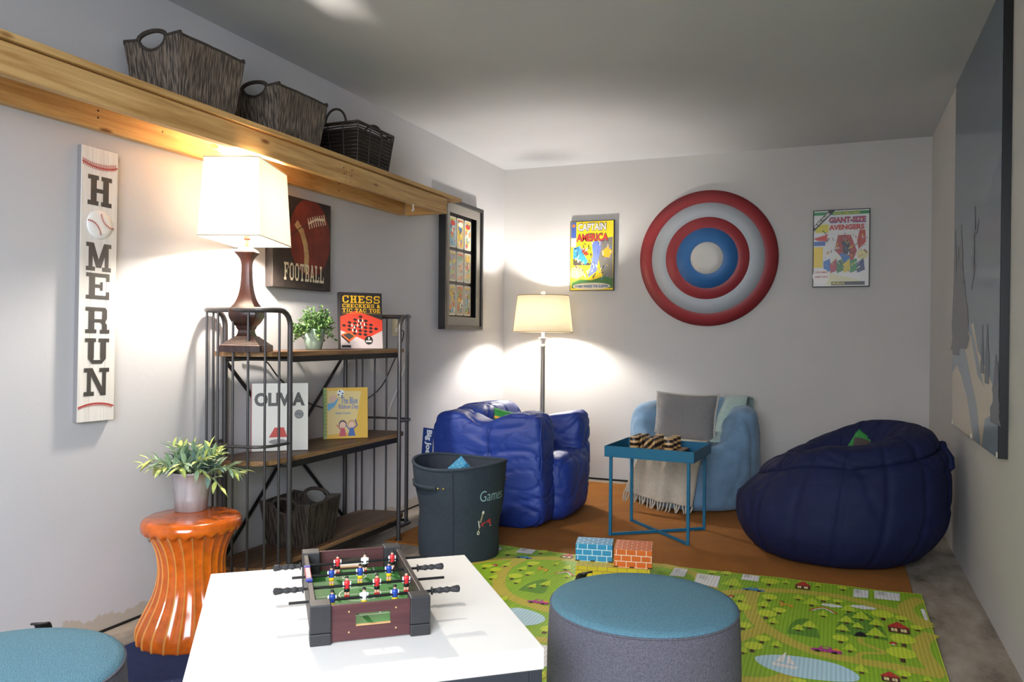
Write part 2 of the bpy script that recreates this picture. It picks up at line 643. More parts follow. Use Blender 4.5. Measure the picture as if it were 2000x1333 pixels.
def blob(dims, mt, n=4.0, seg=20, amp=0.01, freq=6.0, seed=0, aniso=(1, 1, 1), shape=None, sag=0.0):
    """rounded, wrinkled cushion body; returns MB centred on the origin"""
    mb = MB()
    key = {}
    vs, fs = [], []
    h = [d / 2 for d in dims]

    def vert(p):
        k = tuple(round(c, 5) for c in p)
        if k in key:
            return key[k]
        L = (abs(p[0]) ** n + abs(p[1]) ** n + abs(p[2]) ** n) ** (1 / n)
        q = Vector((p[0] / L * h[0], p[1] / L * h[1], p[2] / L * h[2]))
        if shape:
            q = shape(q)
        nrm = Vector((q.x / h[0], q.y / h[1], q.z / h[2])).normalized()
        s = Vector((q.x * aniso[0] + seed * 3.1, q.y * aniso[1] - seed * 1.7, q.z * aniso[2] + seed)) * freq
        s = s + Vector((noise.noise(s * .7), noise.noise(s * .7 + Vector((9, 1, 4))), noise.noise(s * .7 + Vector((3, 7, 2))))) * .8
        c1, c2 = noise.noise(s * .55), noise.noise(s * 1.15 + Vector((4, 4, 4)))
        dsp = amp * (noise.noise(s * .45) * .9 - .9 * math.exp(-(c1 / .05) ** 2) - .6 * math.exp(-(c2 / .06) ** 2))
        q = q + nrm * dsp
        key[k] = len(vs)
        vs.append(q)
        return key[k]
    for ax in range(3):
        for sg in (-1, 1):
            for i in range(seg):
                for j in range(seg):
                    idx = []
                    for a, b in ((i, j), (i + 1, j), (i + 1, j + 1), (i, j + 1)):
                        p = [0, 0, 0]
                        p[ax] = sg
                        p[(ax + 1) % 3] = -1 + 2 * a / seg
                        p[(ax + 2) % 3] = -1 + 2 * b / seg
                        idx.append(vert(p))
                    fs.append(idx if sg > 0 else idx[::-1])
    mb.add(vs, fs, mt, True)
    return mb


def catmull(P, n):
    out = []
    k = len(P)
    for i in range(k - 1):
        p0, p1, p2, p3 = P[max(i - 1, 0)], P[i], P[i + 1], P[min(i + 2, k - 1)]
        for j in range(n):
            t = j / n
            out.append(tuple(0.5 * (2 * b + (c - a) * t + (2 * a - 5 * b + 4 * c - d) * t * t + (3 * b - a - 3 * c + d) * t ** 3)
                             for a, b, c, d in zip(p0, p1, p2, p3)))
    out.append(tuple(P[-1]))
    return out


def tub(mt, ctrl, N=120, sub=7, seams=(), groove=0.02, gw=0.05, amp=0.01, freq=5.0, seed=0.0, ax=1.0, ay=1.0, lean=(0, 0)):
    """bean bag: ctrl(theta) gives (r,z) points from the floor, up the side, over the rim, down to the seat centre"""
    rows = []
    for j in range(N):
        t = 2 * PI * j / N
        g = 0
        for s in seams:
            d = (t - s + PI) % (2 * PI) - PI
            g += math.exp(-(d / gw) ** 2)
        row = []
        prof = catmull(ctrl(t), sub)
        m = len(prof)
        for i, (r, z) in enumerate(prof):
            x, y = r * ax * math.cos(t), r * ay * math.sin(t)
            s = Vector((x + seed, y - seed, z * 1.3)) * freq
            s = s + Vector((noise.noise(s), noise.noise(s + Vector((5, 2, 8))), 0)) * .6
            c1, c2 = noise.noise(s * .6), noise.noise(s * 1.3 + Vector((4, 4, 4)))
            dsp = amp * (noise.noise(s * .5) * .9 - .6 * math.exp(-(c1 / .08) ** 2) - .35 * math.exp(-(c2 / .08) ** 2)) if 0 < i < m - 1 else 0
            dr = dsp - groove * min(1, g) * min(1, r / .2) * (1 if z > .03 else .3)
            row.append((max(0, r + dr) * ax * math.cos(t) + lean[0] * z, max(0, r + dr) * ay * math.sin(t) + lean[1] * z, z + (dsp * .6 if z > .05 else 0)))
        rows.append(row)
    mb = MB()
    mb.grid(rows + [rows[0]], mt)
    return mb


def pillow(w, h, t, mt, seg=18, seed=0.0, frill=0.0):
    """square cushion in the local xz plane, thickness along y"""
    mb = MB()
    for sg in (-1, 1):
        rows = []
        for i in range(seg + 1):
            row = []
            for j in range(seg + 1):
                u, v = -1 + 2 * i / seg, -1 + 2 * j / seg
                k = max(0, (1 - u ** 4)) ** .6 * max(0, (1 - v ** 4)) ** .6
                pin = 1 - .07 * (1 - abs(v) ** 2) * abs(u) ** 3
                pin2 = 1 - .07 * (1 - abs(u) ** 2) * abs(v) ** 3
                y = sg * (t / 2 * k + .004 * noise.noise(Vector((u * 3 + seed, v * 3, sg))) * k)
                row.append((u * w / 2 * pin, y, v * h / 2 * pin2))
            rows.append(row)
        if sg > 0:
            rows = [r[::-1] for r in rows]
        mb.grid(rows, mt)
    return mb

# ------------------------------------------------------------------ the room
paint = wall_paint('wall_paint', '#cac7c3')
paint_worn = wall_paint('wall_paint_worn', '#c8c7c9', True)
ceil_m = wall_paint('ceiling_paint', '#c5c6c9')
conc = concrete('stained_concrete')
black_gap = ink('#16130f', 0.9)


def slab_obj(name, a, b, mt):
    return struct(MB().span(a, b, mt).build(name))


slab_obj('floor', (-0.1, FRONT, -0.12), (W + 0.1, D + 0.1, 0), conc)
slab_obj('ceiling', (-0.1, FRONT, H), (W + 0.1, D + 0.1, H + 0.1), ceil_m)
slab_obj('wall_left', (-0.1, FRONT, 0), (0, D + 0.1, H), paint_worn)
slab_obj('wall_right', (W, FRONT, 0), (W + 0.1, D + 0.1, H), paint)
slab_obj('wall_back', (0, D, 0), (W, D + 0.1, H), paint)
slab_obj('gap_strip_1', (0.0, D - 0.004, 0.0), (W, D - 0.0005, 0.014), black_gap)  # near-black strips drawn for the dark gap along the wall feet
slab_obj('gap_strip_2', (0.0005, FRONT, 0.0), (0.004, D - 0.005, 0.010), black_gap)

# ------------------------------------------------------------------ long timber wall shelf
pine_y = wood('pine_boards', '#a9783c', '#e4bd7e', 0.5, 1, 1.0, True)
pine_x = wood('pine_end_board', '#b88a50', '#dcb678', 0.55, 0)
nail = ink('#3a2a1a', 0.5)
SZ = 1.955
sh = thing('wall_shelf', 'long golden pine wall shelf running along the left wall under the baskets', 'shelf', (0, FRONT + .1, 0))
oy = -(FRONT + .1)


def loc(mb):
    mb.v = [(x, y + oy, z) for x, y, z in mb.v]
    return mb


loc(MB().span((0.0, FRONT + .1, 1.933), (0.325, 4.40, SZ), pine_y)).build('shelf_board', sh, 0.003)
loc(MB().span((0.273, FRONT + .1, 1.836), (0.311, 3.185, 1.929), pine_y)).build('front_rail', sh, 0.004)
loc(MB().span((0.273, 3.187, 1.836), (0.311, 4.225, 1.929), pine_y)).build('front_rail', sh, 0.004)
loc(MB().span((0.002, FRONT + .1, 1.835), (0.040, 4.185, 1.931), pine_y)).build('wall_rail', sh, 0.003)
loc(MB().span((0.041, 4.187, 1.836), (0.272, 4.225, 1.930), pine_x)).build('end_rail', sh, 0.003)
for (y, z) in ((3.15, 1.90), (3.22, 1.90), (3.155, 1.873), (3.215, 1.873), (4.19, 1.905), (4.19, 1.86)):
    loc(MB().tube([(0.3105, y, z), (0.3118, y, z)], .004, nail, 8)).build('nail', sh)
for (y, z) in ((2.03, 1.90), (2.03, 1.875), (2.32, 1.895), (3.5, 1.905), (3.5, 1.87)):
    loc(MB().tube([(0.0395, y, z), (0.0412, y, z)], .004, nail, 8)).build('nail', sh)
hk = thing('cup_hook', 'small white hook screwed under the far end of the pine shelf', 'hook', (0.285, 3.86, 1.836))
MB().tube([(0, 0, 0), (0, 0, -.012), (0, .006, -.022), (0, .004, -.034), (0, -.008, -.036), (0, -.012, -.026)], .0035, ink('#e8e4de', .3)).build('hook_wire', hk)
MB().lathe([(0.007, 0), (0.007, -.003)], ink('#e8e4de', .3), 12).build('flange', hk)

# ------------------------------------------------------------------ baskets
bk_brown = ridged('woven_dark_brown_strips', '#5a4c3e', 24, 0.9, 0.6, 0.45, (0, 0, 0), 0.006)


def strips_mat(name, col, vscale):
    m, nt, p = new_mat(name)
    c = lin(col)
    vec = coords(nt, (vscale, vscale, 2.2))
    n = nd(nt, 'ShaderNodeTexNoise', Scale=1.5, Detail=1, Roughness=0.5)
    nt.links.new(vec, n.inputs['Vector'])
    nt.links.new(ramp(nt, n.outputs['Fac'], [(0.36, tuple(x * .35 for x in c)), (0.5, c), (0.66, tuple(x * 1.9 for x in c))]), p.inputs['Base Color'])
    p.inputs['Roughness'].default_value = 0.55
    b = nd(nt, 'ShaderNodeBump', Strength=0.8, Distance=0.006)
    nt.links.new(n.outputs['Fac'], b.inputs['Height'])
    nt.links.new(b.outputs['Normal'], p.inputs['Normal'])
    return m


strip_a = strips_mat('bark_strips_grey_brown', '#5f5449', 110)
strip_b = strips_mat('bark_strips_near_black', '#3a312a', 95)
rope_dk = mat('twisted_rope_dark', '#3b332c', 0.7, 0.3, 90, 0.6, 120)


def strip_basket(name, label, loc_, rz, w, l, h, mt, hole=0.075, group=None, dip=0.02):
    """tapered basket with upright bark strips; handle holes in the two short (local x) ends, long sides along local y"""
    t = thing(name, label, 'basket', loc_, rz, group)
    k = .82                                                     # bottom / top

    def ring(s, inset, z):
        return [((-1 if i in (0, 3) else 1) * (w / 2 * s - inset), (-1 if i in (0, 1) else 1) * (l / 2 * s - inset), z) for i in range(4)]
    # long side walls
    th = .009
    for sx in (-1, 1):
        mb = MB()
        nseg = 16
        outer, inner = [], []
        for i in range(nseg + 1):
            u = -1 + 2 * i / nseg
            zt = h - .012 * (1 - abs(u)) + .006 * math.cos(u * 3)
            rowo, rowi = [], []
            for j in range(9):
                f = j / 8
                s = k + (1 - k) * f
                wob = .0016 * noise.noise(Vector((u * 30, f * 2, sx)))
                rowo.append((sx * (w / 2 * s + wob), u * l / 2 * s, zt * f))
                rowi.append((sx * (w / 2 * s - th), u * (l / 2 * s - th), zt * f))
            outer.append(rowo)
            inner.append(rowi)
        if sx > 0:
            mb.grid(outer[::-1], mt)
            mb.grid(inner, mt)
        else:
            mb.grid(outer, mt)
            mb.grid(inner[::-1], mt)
        mb.build('side_panel', t)
        MB().tube([(sx * (w / 2 - th / 2), -l / 2 + (i / nseg) * l, h - .012 * (1 - abs(-1 + 2 * i / nseg)) + .006 * math.cos((-1 + 2 * i / nseg) * 3)) for i in range(nseg + 1)], .007, rope_dk, 8).build('rim_rope', t)
    for sy in (-1, 1):
        mb = MB()
        n = 20
        hw = w * .24                                            # half width of the handle gap
        outer, inner = [], []
        tops = []
        for i in range(n + 1):
            u = -1 + 2 * i / n
            x = u * w / 2
            zt = h - .01 * (1 - abs(u))
            if abs(x) < hw:
                zt -= hole * .62 * math.sqrt(max(0, 1 - (x / hw) ** 2))
            tops.append((u, zt))
            ro, ri = [], []
            for j in range(9):
                f = j / 8
                s = k + (1 - k) * (f * zt / h)
                ro.append((u * w / 2 * s, sy * l / 2 * s, zt * f))
                ri.append((u * (w / 2 * s - th), sy * (l / 2 * s - th), zt * f))
            outer.append(ro)
            inner.append(ri)
        if sy < 0:
            mb.grid(outer[::-1], mt)
            mb.grid(inner, mt)
        else:
            mb.grid(outer, mt)
            mb.grid(inner[::-1], mt)
        mb.build('end_panel', t)
        MB().tube([(u * w / 2, sy * (l / 2 - th / 2) * (k + (1 - k) * zt / h), zt) for u, zt in tops], .007, rope_dk, 8).build('rim_rope', t)
        MB().tube([(hw * 1.02 * math.cos(a), sy * (l / 2 - th / 2), h - .006 + hole * .42 * math.sin(a)) for a in [PI * i / 14 for i in range(15)]], .0085, rope_dk, 8).build('handle', t)
    MB().span((-w / 2 * k + .002, -l / 2 * k + .002, 0.001), (w / 2 * k - .002, l / 2 * k - .002, .008), mt).build('bottom', t)
    return t


strip_basket('strip_basket', 'largest brown bark strip basket, at the near end of the pine shelf row', (0.165, 2.315, SZ), 0.0, 0.275, 0.335, 0.235, strip_a, 0.062, 'baskets on the pine shelf')
strip_basket('strip_basket', 'middle brown bark strip basket on the pine shelf, smaller than its neighbour', (0.165, 2.865, SZ), 0.0, 0.27, 0.345, 0.215, strip_a, 0.055, 'baskets on the pine shelf')

wicker = ridged('dark_wicker_weave', '#2e2520', 30, 1.0, 0.5, 0.5, (0, PI / 2, 0), 0.006)
wick_dk = mat('dark_wicker_rod', '#33291f', 0.5, 0.25, 40)
t = thing('wicker_basket', 'black brown wicker basket with hoop handles at the far end of the pine shelf', 'basket', (0.165, 3.455, SZ), 0.0, 'baskets on the pine shelf')
w_, l_, h_, k_ = .27, .34, .205, .84


def rect_ring(f, inset=0.0, per=6):
    s = k_ + (1 - k_) * f
    a, b = w_ / 2 * s - inset, l_ / 2 * s - inset
    pts = []
    for (x0, y0), (x1, y1) in (((-a, -b), (a, -b)), ((a, -b), (a, b)), ((a, b), (-a, b)), ((-a, b), (-a, -b))):
        for i in range(per):
            pts.append((x0 + (x1 - x0) * i / per, y0 + (y1 - y0) * i / per))
    return pts


mb = MB()
mb.grid([[(x, y, z * h_ * .86) for x, y in rect_ring(z * .86)] for z in (0, .25, .5, .75, 1)], wicker, True, False)
mb.grid([[(x, y, z * h_ * .86) for x, y in rect_ring(z * .86, .008)] for z in (1, .75, .5, .25, 0)], wicker, True, False)
mb.span((-w_ / 2 * k_, -l_ / 2 * k_, .001), (w_ / 2 * k_, l_ / 2 * k_, .006), wicker)
mb.build('woven_body', t)
for i, f in enumerate((.10, .19, .28, .37, .46, .55, .64, .73, .82, .90, .955)):
    MB().tube([(x, y, f * h_ + .002 * math.sin(j * 1.7 + i)) for j, (x, y) in enumerate(rect_ring(f, .001, 5))], .0045 if f < .85 else .0035, wick_dk, 6, True).build('cane_row', t)
MB().tube([(x, y, h_) for x, y in rect_ring(1.0, .003, 5)], .0065, wick_dk, 7, True).build('rim', t)
for x, y in rect_ring(0, 0, 3):
    s = 1 / k_
    MB().tube([(x, y, 0), (x * s, y * s, h_)], .0035, wick_dk, 6).build('stake', t)
for sy in (-1, 1):
    MB().tube([(.062 * math.cos(a), sy * (l_ / 2 - .004), h_ - .004 + .075 * math.sin(a)) for a in [PI * i / 14 for i in range(15)]], .006, wick_dk, 8).build('handle', t)

# ------------------------------------------------------------------ HOME RUN sign
white_wash = wood('whitewashed_plank', '#d6d0c8', '#f0ece6', 0.6, 2, 1.0)
sign_edge = mat('sign_edge_grey', '#8f8c8c', 0.7)
dark_ink, red_ink, white_ink = ink('#45413e'), ink('#b5342c'), ink('#f4f1ec')
t = thing('home_run_sign', 'tall narrow whitewashed plank sign reading HOME RUN with red baseball stitching', 'sign', (0.0, 2.048, 1.278))
t.rotation_euler = (math.radians(-0.9), 0, 0)
sw, shh = .152, .984
MB().span((0.001, -sw / 2, -shh / 2), (0.0195, sw / 2, shh / 2), sign_edge).build('backing_board', t, .001)
for i in range(3):
    a = -sw / 2 + sw * (0, .30, .72)[i]
    b = -sw / 2 + sw * (.30, .72, 1)[i]
    MB().span((0.0197, a + .0006, -shh / 2), (0.0225, b - .0006, shh / 2), white_wash).build('plank', t, .0008)
pl = plane((0.0227, 0, 0), (0, 1, 0), (0, 0, 1))
mb = MB()
lw = .104
for ch, z, hh in (('H', .319, .108), ('M', .080, .101), ('E', -.025, .094), ('R', -.148, .094), ('U', -.259, .092), ('N', -.370, .100)):
    mb = MB()
    put_slab(mb, pl, ch, -lw / 2, z - hh / 2 + .02, lw, hh, dark_ink, 1)
    mb.build('letter', t)
mb = MB()
zc = .218
for sgn, z0 in ((1, .436), (-1, -.440)):
    mb = MB()
    pts = [(-sw / 2 + .002 + (sw - .004) * i / 20, z0 - sgn * .012 * (1 - (2 * i / 20 - 1) ** 2) * 1.1 - .0) for i in range(21)]
    mb.strip(pl, pts, .004, red_ink, 1)
    for i in range(1, 20):
        x, z = pts[i]
        mb.strip(pl, [(x - .005, z + .008 * sgn + .006), (x, z)], .0028, red_ink, 2)
        mb.strip(pl, [(x - .005, z - .009), (x, z)], .0028, red_ink, 2)
    mb.build('printed_stitching', t)
bb = MB()
bb.lathe([(.0515, 0), (.0525, .002), (.050, .005), (.03, .007), (0.0001, .0075)], white_ink, 32)
bb.v = [(0.0227 + z, x, y + zc) for x, y, z in bb.v]
bl = bb.build('baseball', t)
mb = MB()
pl2 = plane((0.0318, 0, 0), (0, 1, 0), (0, 0, 1))
for cx_, cy_, a0, a1 in ((.052, .042, PI * 1.02, PI * 1.52), (-.052, -.042, PI * .02, PI * .52)):
    mb.ring(pl2, cx_, zc + cy_, .0505, .0525, red_ink, 1, 20, a0, a1)
    for i in range(11):
        a = a0 + (a1 - a0) * (i + .5) / 11
        mb.strip(pl2, [(cx_ + .047 * math.cos(a), zc + cy_ + .047 * math.sin(a)), (cx_ + .056 * math.cos(a), zc + cy_ + .056 * math.sin(a))], .0018, red_ink, 2)
mb.build('stitching', bl)

# ------------------------------------------------------------------ football canvas
canvas_dk = mat('weathered_black_canvas', '#2e2724', 0.65, 0.35, 30)
ball_red = mat('football_print_red', '#74291d', 0.6, 0.3, 14)
ball_cream = mat('football_print_cream', '#b79a6c', 0.6, 0.25, 30)
cream_ink = mat('distressed_cream_print', '#ddd2b4', 0.6, 0.12, 60)
t = thing('football_canvas', 'dark square canvas reading FOOTBALL with a red brown ball, on the wall', 'picture', (0, 3.195, 1.551))
cw_, chh = .455, .447
MB().span((0.001, -cw_ / 2, -chh / 2), (0.046, cw_ / 2, chh / 2), canvas_dk).build('canvas', t, .003)
pl = plane((0.0465, 0, 0), (0, 1, 0), (0, 0, 1))
mb = MB()


def clip_pts(pts, x1, y1):
    return [(max(-x1, min(x1, a)), max(-y1, min(y1, b))) for a, b in pts]


ang = math.radians(38)
ball = []
for i in range(48):
    a = 2 * PI * i / 48
    ex, ey = .165 * math.cos(a), .195 * math.sin(a)
    ball.append((.055 + ex, .035 + ey))
mb.flat(pl, clip_pts(ball, cw_ / 2 - .004, chh / 2 - .004), ball_red, 1)
mb.strip(pl, [(-.06, .10), (-.015, .06), (.015, 0), (.025, -.06), (.02, -.14)], .036, ball_cream, 2)
mb.strip(pl, [(-.10, .03), (-.03, .075), (.03, .10)], .004, canvas_dk, 3)
mb.strip(pl, [(.035, .105), (.10, .135), (.17, .142)], .012, cream_ink, 3)
for i in range(8):
    x = .04 + i * .0185
    y = .106 + .036 * (i / 7) ** .8
    mb.strip(pl, [(x - .008, y + .024), (x + .008, y - .026)], .007, cream_ink, 4)
for x in (-.075, .075):
    mb.rect(pl, x - .001, -chh / 2, x + .001, chh / 2, canvas_dk, 5)
mb.build('printed_ball', t)
mb = MB()
put_slab(mb, pl, 'FOOTBALL', -.150, -.185, .315, .085, cream_ink, 6, .1)
mb.build('lettering', t)

# ------------------------------------------------------------------ shadow-box frame with nine cards
frame_bk = mat('frame_black_wood', '#2a2829', 0.45, 0.1, 20)
mat_grey = mat('frame_mount_grey', '#8d8983', 0.7)
glass_like = ink('#161413', 0.5)
t = thing('shadow_box_frame', 'black shadow box frame holding nine small picture cards, on the wall near the corner', 'picture frame', (0, 5.010, 1.5915))
fw, fh, fd = .61, .893, .055
fo = .026
for a, b in (((0.001, -fw / 2, fh / 2 - fo), (fd, fw / 2, fh / 2)), ((0.001, -fw / 2, -fh / 2), (fd, fw / 2, -fh / 2 + fo)),
             ((0.001, -fw / 2, -fh / 2 + fo), (fd, -fw / 2 + fo, fh / 2 - fo)), ((0.001, fw / 2 - fo, -fh / 2 + fo), (fd, fw / 2, fh / 2 - fo))):
    MB().span(a, b, frame_bk).build('frame_bar', t, .002)
mi_ = .062
for a, b in (((.034, -fw / 2 + fo, fh / 2 - fo - mi_), (.040, fw / 2 - fo, fh / 2 - fo)), ((.034, -fw / 2 + fo, -fh / 2 + fo), (.040, fw / 2 - fo, -fh / 2 + fo + mi_)),
             ((.034, -fw / 2 + fo, -fh / 2 + fo + mi_), (.040, -fw / 2 + fo + mi_, fh / 2 - fo - mi_)), ((.034, fw / 2 - fo - mi_, -fh / 2 + fo + mi_), (.040, fw / 2 - fo, fh / 2 - fo - mi_))):
    MB().span(a, b, mat_grey).build('mount', t)
MB().span((.002, -fw / 2 + fo, -fh / 2 + fo), (.006, fw / 2 - fo, fh / 2 - fo), glass_like).build('backing', t)
pal = ['#c8402f', '#e8c23a', '#3f6fb0', '#efe6d2', '#6aa060', '#d98a3a', '#7fb7cf', '#3a3836', '#b9543f', '#d9cdb4', '#56708f', '#a8b04a']
rnd = random.Random(5)


def abstract_art(mb, pl, x0, y0, w, h, base, cols, n, layer=1, r=(0.08, 0.25), clipm=.02):
    mb.rect(pl, x0, y0, x0 + w, y0 + h, ink(base, .35), layer)
    for i in range(n):
        cx, cy = x0 + w * rnd.uniform(.1, .9), y0 + h * rnd.uniform(.06, .94)
        k = rnd.randint(4, 7)
        rr = w * rnd.uniform(*r)
        a0 = rnd.uniform(0, 6)
        pts = []
        for j in range(k):
            a = a0 + 2 * PI * j / k
            q = rr * rnd.uniform(.6, 1.25)
            pts.append((min(x0 + w * (1 - clipm), max(x0 + w * clipm, cx + q * math.cos(a))), min(y0 + h * (1 - clipm), max(y0 + h * clipm, cy + q * math.sin(a) * 1.3))))
        mb.flat(pl, pts, ink(cols[rnd.randrange(len(cols))], .35), layer + 1)


def rrect(x0, y0, x1, y1, r, n=4):
    P = []
    for cx, cy, a in ((x1 - r, y0 + r, -PI / 2), (x1 - r, y1 - r, 0), (x0 + r, y1 - r, PI / 2), (x0 + r, y0 + r, PI)):
        for i in range(n + 1):
            P.append((cx + r * math.cos(a + PI / 2 * i / n), cy + r * math.sin(a + PI / 2 * i / n)))
    return P


bases = ['#7fb0c0', '#cdb038', '#c4c8c2', '#8a8470', '#aaa894', '#c4b890', '#a8a294', '#94825c', '#a09c90']  # tints darkened to take in the dimness that shading gives the lower rows
for r_ in range(3):
    for c_ in range(3):
        cx, cz = (-.121 + c_ * .121), (.233 - r_ * .236)
        mb = MB()
        P = [(y + cx, z + cz) for y, z in rrect(-.054, -.107, .054, .107, .012)]
        n = len(P)
        mb.add([(.007, y, z) for y, z in P] + [(.013, y, z) for y, z in P], [tuple(range(n))[::-1], tuple(range(n, 2 * n))] + [(i, (i + 1) % n, n + (i + 1) % n, n + i) for i in range(n)], ink('#cfcabc', .35))
        card = mb.build('card', t)
        mb = MB()
        plc = plane((.0132, cx, cz), (0, 1, 0), (0, 0, 1), .0001)
        abstract_art(mb, plc, -.045, -.096, .09, .192, bases[r_ * 3 + c_], pal, 26, 1, (.06, .22))
        mb.ell(plc, 0, .062, .038, .018, ink(('#c0392b', '#f0ead8', '#c0392b', '#8d8a9a', '#6c8f6a', '#e8c23a', '#b9a46a', '#a08a4a', '#a9a9a0')[r_ * 3 + c_], .35), 8)
        mb.rect(plc, -.04, .084, .04, .094, ink(('#d8c23a', '#d9622f', '#d8b84a')[c_], .35), 8)
        mb.build('printed_picture', card)

# ------------------------------------------------------------------ back wall: two comic style posters and a round wall disc
poster_edge = ink('#2c2620', .5)


def high(pl):
    return lambda a, b, layer=0: pl(a, b, layer + 5)


def poster(name, label, x0, z0, x1, z1):
    t = thing(name, label, 'poster', ((x0 + x1) / 2, D, (z0 + z1) / 2))
    w, h = x1 - x0, z1 - z0
    MB().span((-w / 2, -.022, -h / 2), (w / 2, -.002, h / 2), poster_edge).build('board', t, .001)
    return t, w, h, plane((0, -.0225, 0), (1, 0, 0), (0, 0, 1), .00018)


t, w, h, pl = poster('comic_poster', 'yellow comic cover poster with a two line title above the floor lamp', .566, 1.455, .918, 1.995)
mb = MB()
abstract_art(mb, pl, -w / 2 + .006, -h / 2 + .006, w - .012, h - .012, '#f0d22c', ['#f0d22c'], 0)
mb.rect(pl, -w / 2 + .008, h * .26, -w / 2 + .05, h / 2 - .008, ink('#4a63ad', .35), 2)
mb.ell(pl, -w / 2 + .029, h / 2 - .035, .013, .013, ink('#e07a2e', .35), 3)
mb.rect(pl, -w / 2 + .008, h * .13, -w / 2 + .05, h * .255, ink('#e7dfcc', .35), 2)
# plain colour patches in the colours of the cover
for pts, c in (([(.06, .12), (.165, .14), (.168, -.2), (.09, -.17), (.05, -.02)], '#77736a'), ([(.0, .10), (.05, .115), (.075, .06), (.055, -.02), (.04, -.12), (-.03, -.17), (-.01, -.09), (.01, .0)], '#6f7fc2'),
               ([(-.15, .06), (-.09, .08), (-.07, .02), (-.03, -.04), (-.05, -.07), (-.10, -.03), (-.15, -.02)], '#3f8fd0'), ([(-.165, -.10), (-.12, -.07), (-.07, -.10), (-.06, -.15), (-.12, -.18), (-.165, -.16)], '#df8d6c'),
               ([(-.16, -.205), (-.09, -.18), (.0, -.19), (.1, -.16), (.17, -.18), (.168, -.25), (-.16, -.25)], '#3c6a34'), ([(.08, .03), (.13, .07), (.16, .03), (.14, -.02), (.09, -.01)], '#f0a52a'),
               ([(.10, -.03), (.14, -.01), (.155, -.07), (.11, -.10)], '#5aa77c'), ([(-.15, -.02), (-.08, -.045), (.0, -.06), (-.02, -.075), (-.15, -.07)], '#4a453c'), ([(-.09, .05), (-.06, .06), (-.02, .01), (-.05, .0)], '#d5452f')):
    mb.flat(pl, pts, ink(c, .35), 3 + .3 * len(pts))
rnd = random.Random(11)
for i in range(95):
    x, z = rnd.uniform(-.14, .155), rnd.uniform(-.17, .09)
    mb.strip(pl, [(x, z), (x + rnd.uniform(-.02, .02), z + rnd.uniform(-.04, .04))], rnd.uniform(.003, .008), ink(rnd.choice(['#2d2a2a', '#e9e2d0', '#5b86c4', '#d7b43a', '#8a86b8', '#4a453c']), .35), 6)
mb.ell(pl, 0, -.235, .15, .027, ink('#e8e0c8', .35), 11)
mb.build('printed_picture', t)
mb = MB()
put_text(mb, high(pl), 'CAPTAIN', -.112, .190, .225, .062, ink('#22335f', .35), 12, .05)
put_text(mb, high(pl), 'CAPTAIN', -.110, .194, .221, .054, ink('#f1ece4', .35), 13, .02)
mb.build('lettering', t)
mb = MB()
put_text(mb, high(pl), 'AMERICA', -.125, .108, .255, .062, ink('#22335f', .35), 12, .05)
put_text(mb, high(pl), 'AMERICA', -.123, .112, .251, .054, ink('#d8432f', .35), 13, .02)
mb.build('lettering', t)
mb = MB()
put_text(mb, high(pl), 'WHEN WAKES THE SLEEPER!', -.135, -.246, .27, .022, ink('#3c5f96', .35), 14, .04)
mb.build('lettering', t)

t, w, h, pl = poster('comic_poster', 'white comic cover poster with red title, right of the round disc', 2.330, 1.456, 2.690, 1.986)
mb = MB()
mb.rect(pl, -w / 2 + .006, -h / 2 + .006, w / 2 - .006, h / 2 - .006, ink('#dcdad6', .35), 1)
mb.rect(pl, -w / 2 + .006, h / 2 - .036, w / 2 - .006, h / 2 - .014, ink('#2f8a4c', .35), 2)
mb.flat(pl, [(-w / 2 + .006, .12), (-w / 2 + .006, .16), (-.08, h / 2 - .006), (-.04, h / 2 - .006)], ink('#26221f', .35), 4)
mb.rect(pl, -.165, .11, -.08, .165, ink('#d9cc3c', .35), 3)
mb.flat(pl, [(-.175, .07), (-.08, .1), (-.09, .05), (-.15, .055)], ink('#c3342f', .35), 3)
mb.rect(pl, -.172, .02, -.10, .05, ink('#3f66a8', .35), 3)
mb.rect(pl, -.174, -.13, -.115, .01, ink('#e8c61f', .35), 3)
mb.flat(pl, [(-.02, .09), (.06, .09), (.10, -.02), (.07, -.10), (.0, -.06), (-.04, -.01)], ink('#a83a34', .35), 4)
mb.flat(pl, [(.0, .05), (.05, .05), (.06, -.04), (.02, -.05)], ink('#2f3442', .35), 5)
mb.flat(pl, [(-.01, -.03), (.05, -.05), (.08, -.13), (.02, -.12)], ink('#2e6cb0', .35), 6)
mb.flat(pl, [(.115, .12), (.15, .12), (.155, .04), (.11, -.01), (.10, .05)], ink('#b5402c', .35), 4)
mb.ell(pl, .135, -.045, .036, .035, ink('#d7cf96', .35), 5)
for i, c in enumerate(('#2f6fb8', '#a33c4c', '#3c7a48', '#d2bb33', '#3f8a55', '#31456f')):
    x = -.09 + i * .042
    mb.flat(pl, [(x - .022, -.09 - (i % 2) * .02), (x + .02, -.07), (x + .03, -.15), (x - .018, -.17)], ink(c, .35), 7 + i * .3)
mb.flat(pl, [(-.07, -.17), (.12, -.22), (.1, -.25), (-.1, -.25)], ink('#d8d3a8', .35), 9)
mb.ell(pl, -.125, -.19, .055, .055, ink('#e6e0da', .35), 10, 14)
rnd = random.Random(3)
for i in range(80):
    x, z = rnd.uniform(-.1, .15), rnd.uniform(-.15, .1)
    mb.strip(pl, [(x, z), (x + rnd.uniform(-.03, .03), z + rnd.uniform(-.03, .03))], rnd.uniform(.002, .006), ink(rnd.choice(['#2d2a2a', '#8b8b92', '#d9c43a', '#e4e0dc', '#a83a34']), .35), 10)
mb.rect(pl, -.06, -.252, .15, -.228, ink('#2a2622', .35), 13)
mb.build('printed_picture', t)
mb = MB()
put_text(mb, high(pl), 'MARVEL COMICS GROUP', -.05, .232, .165, .014, ink('#e3d23a', .35), 14, .03)
mb.build('lettering', t)
mb = MB()
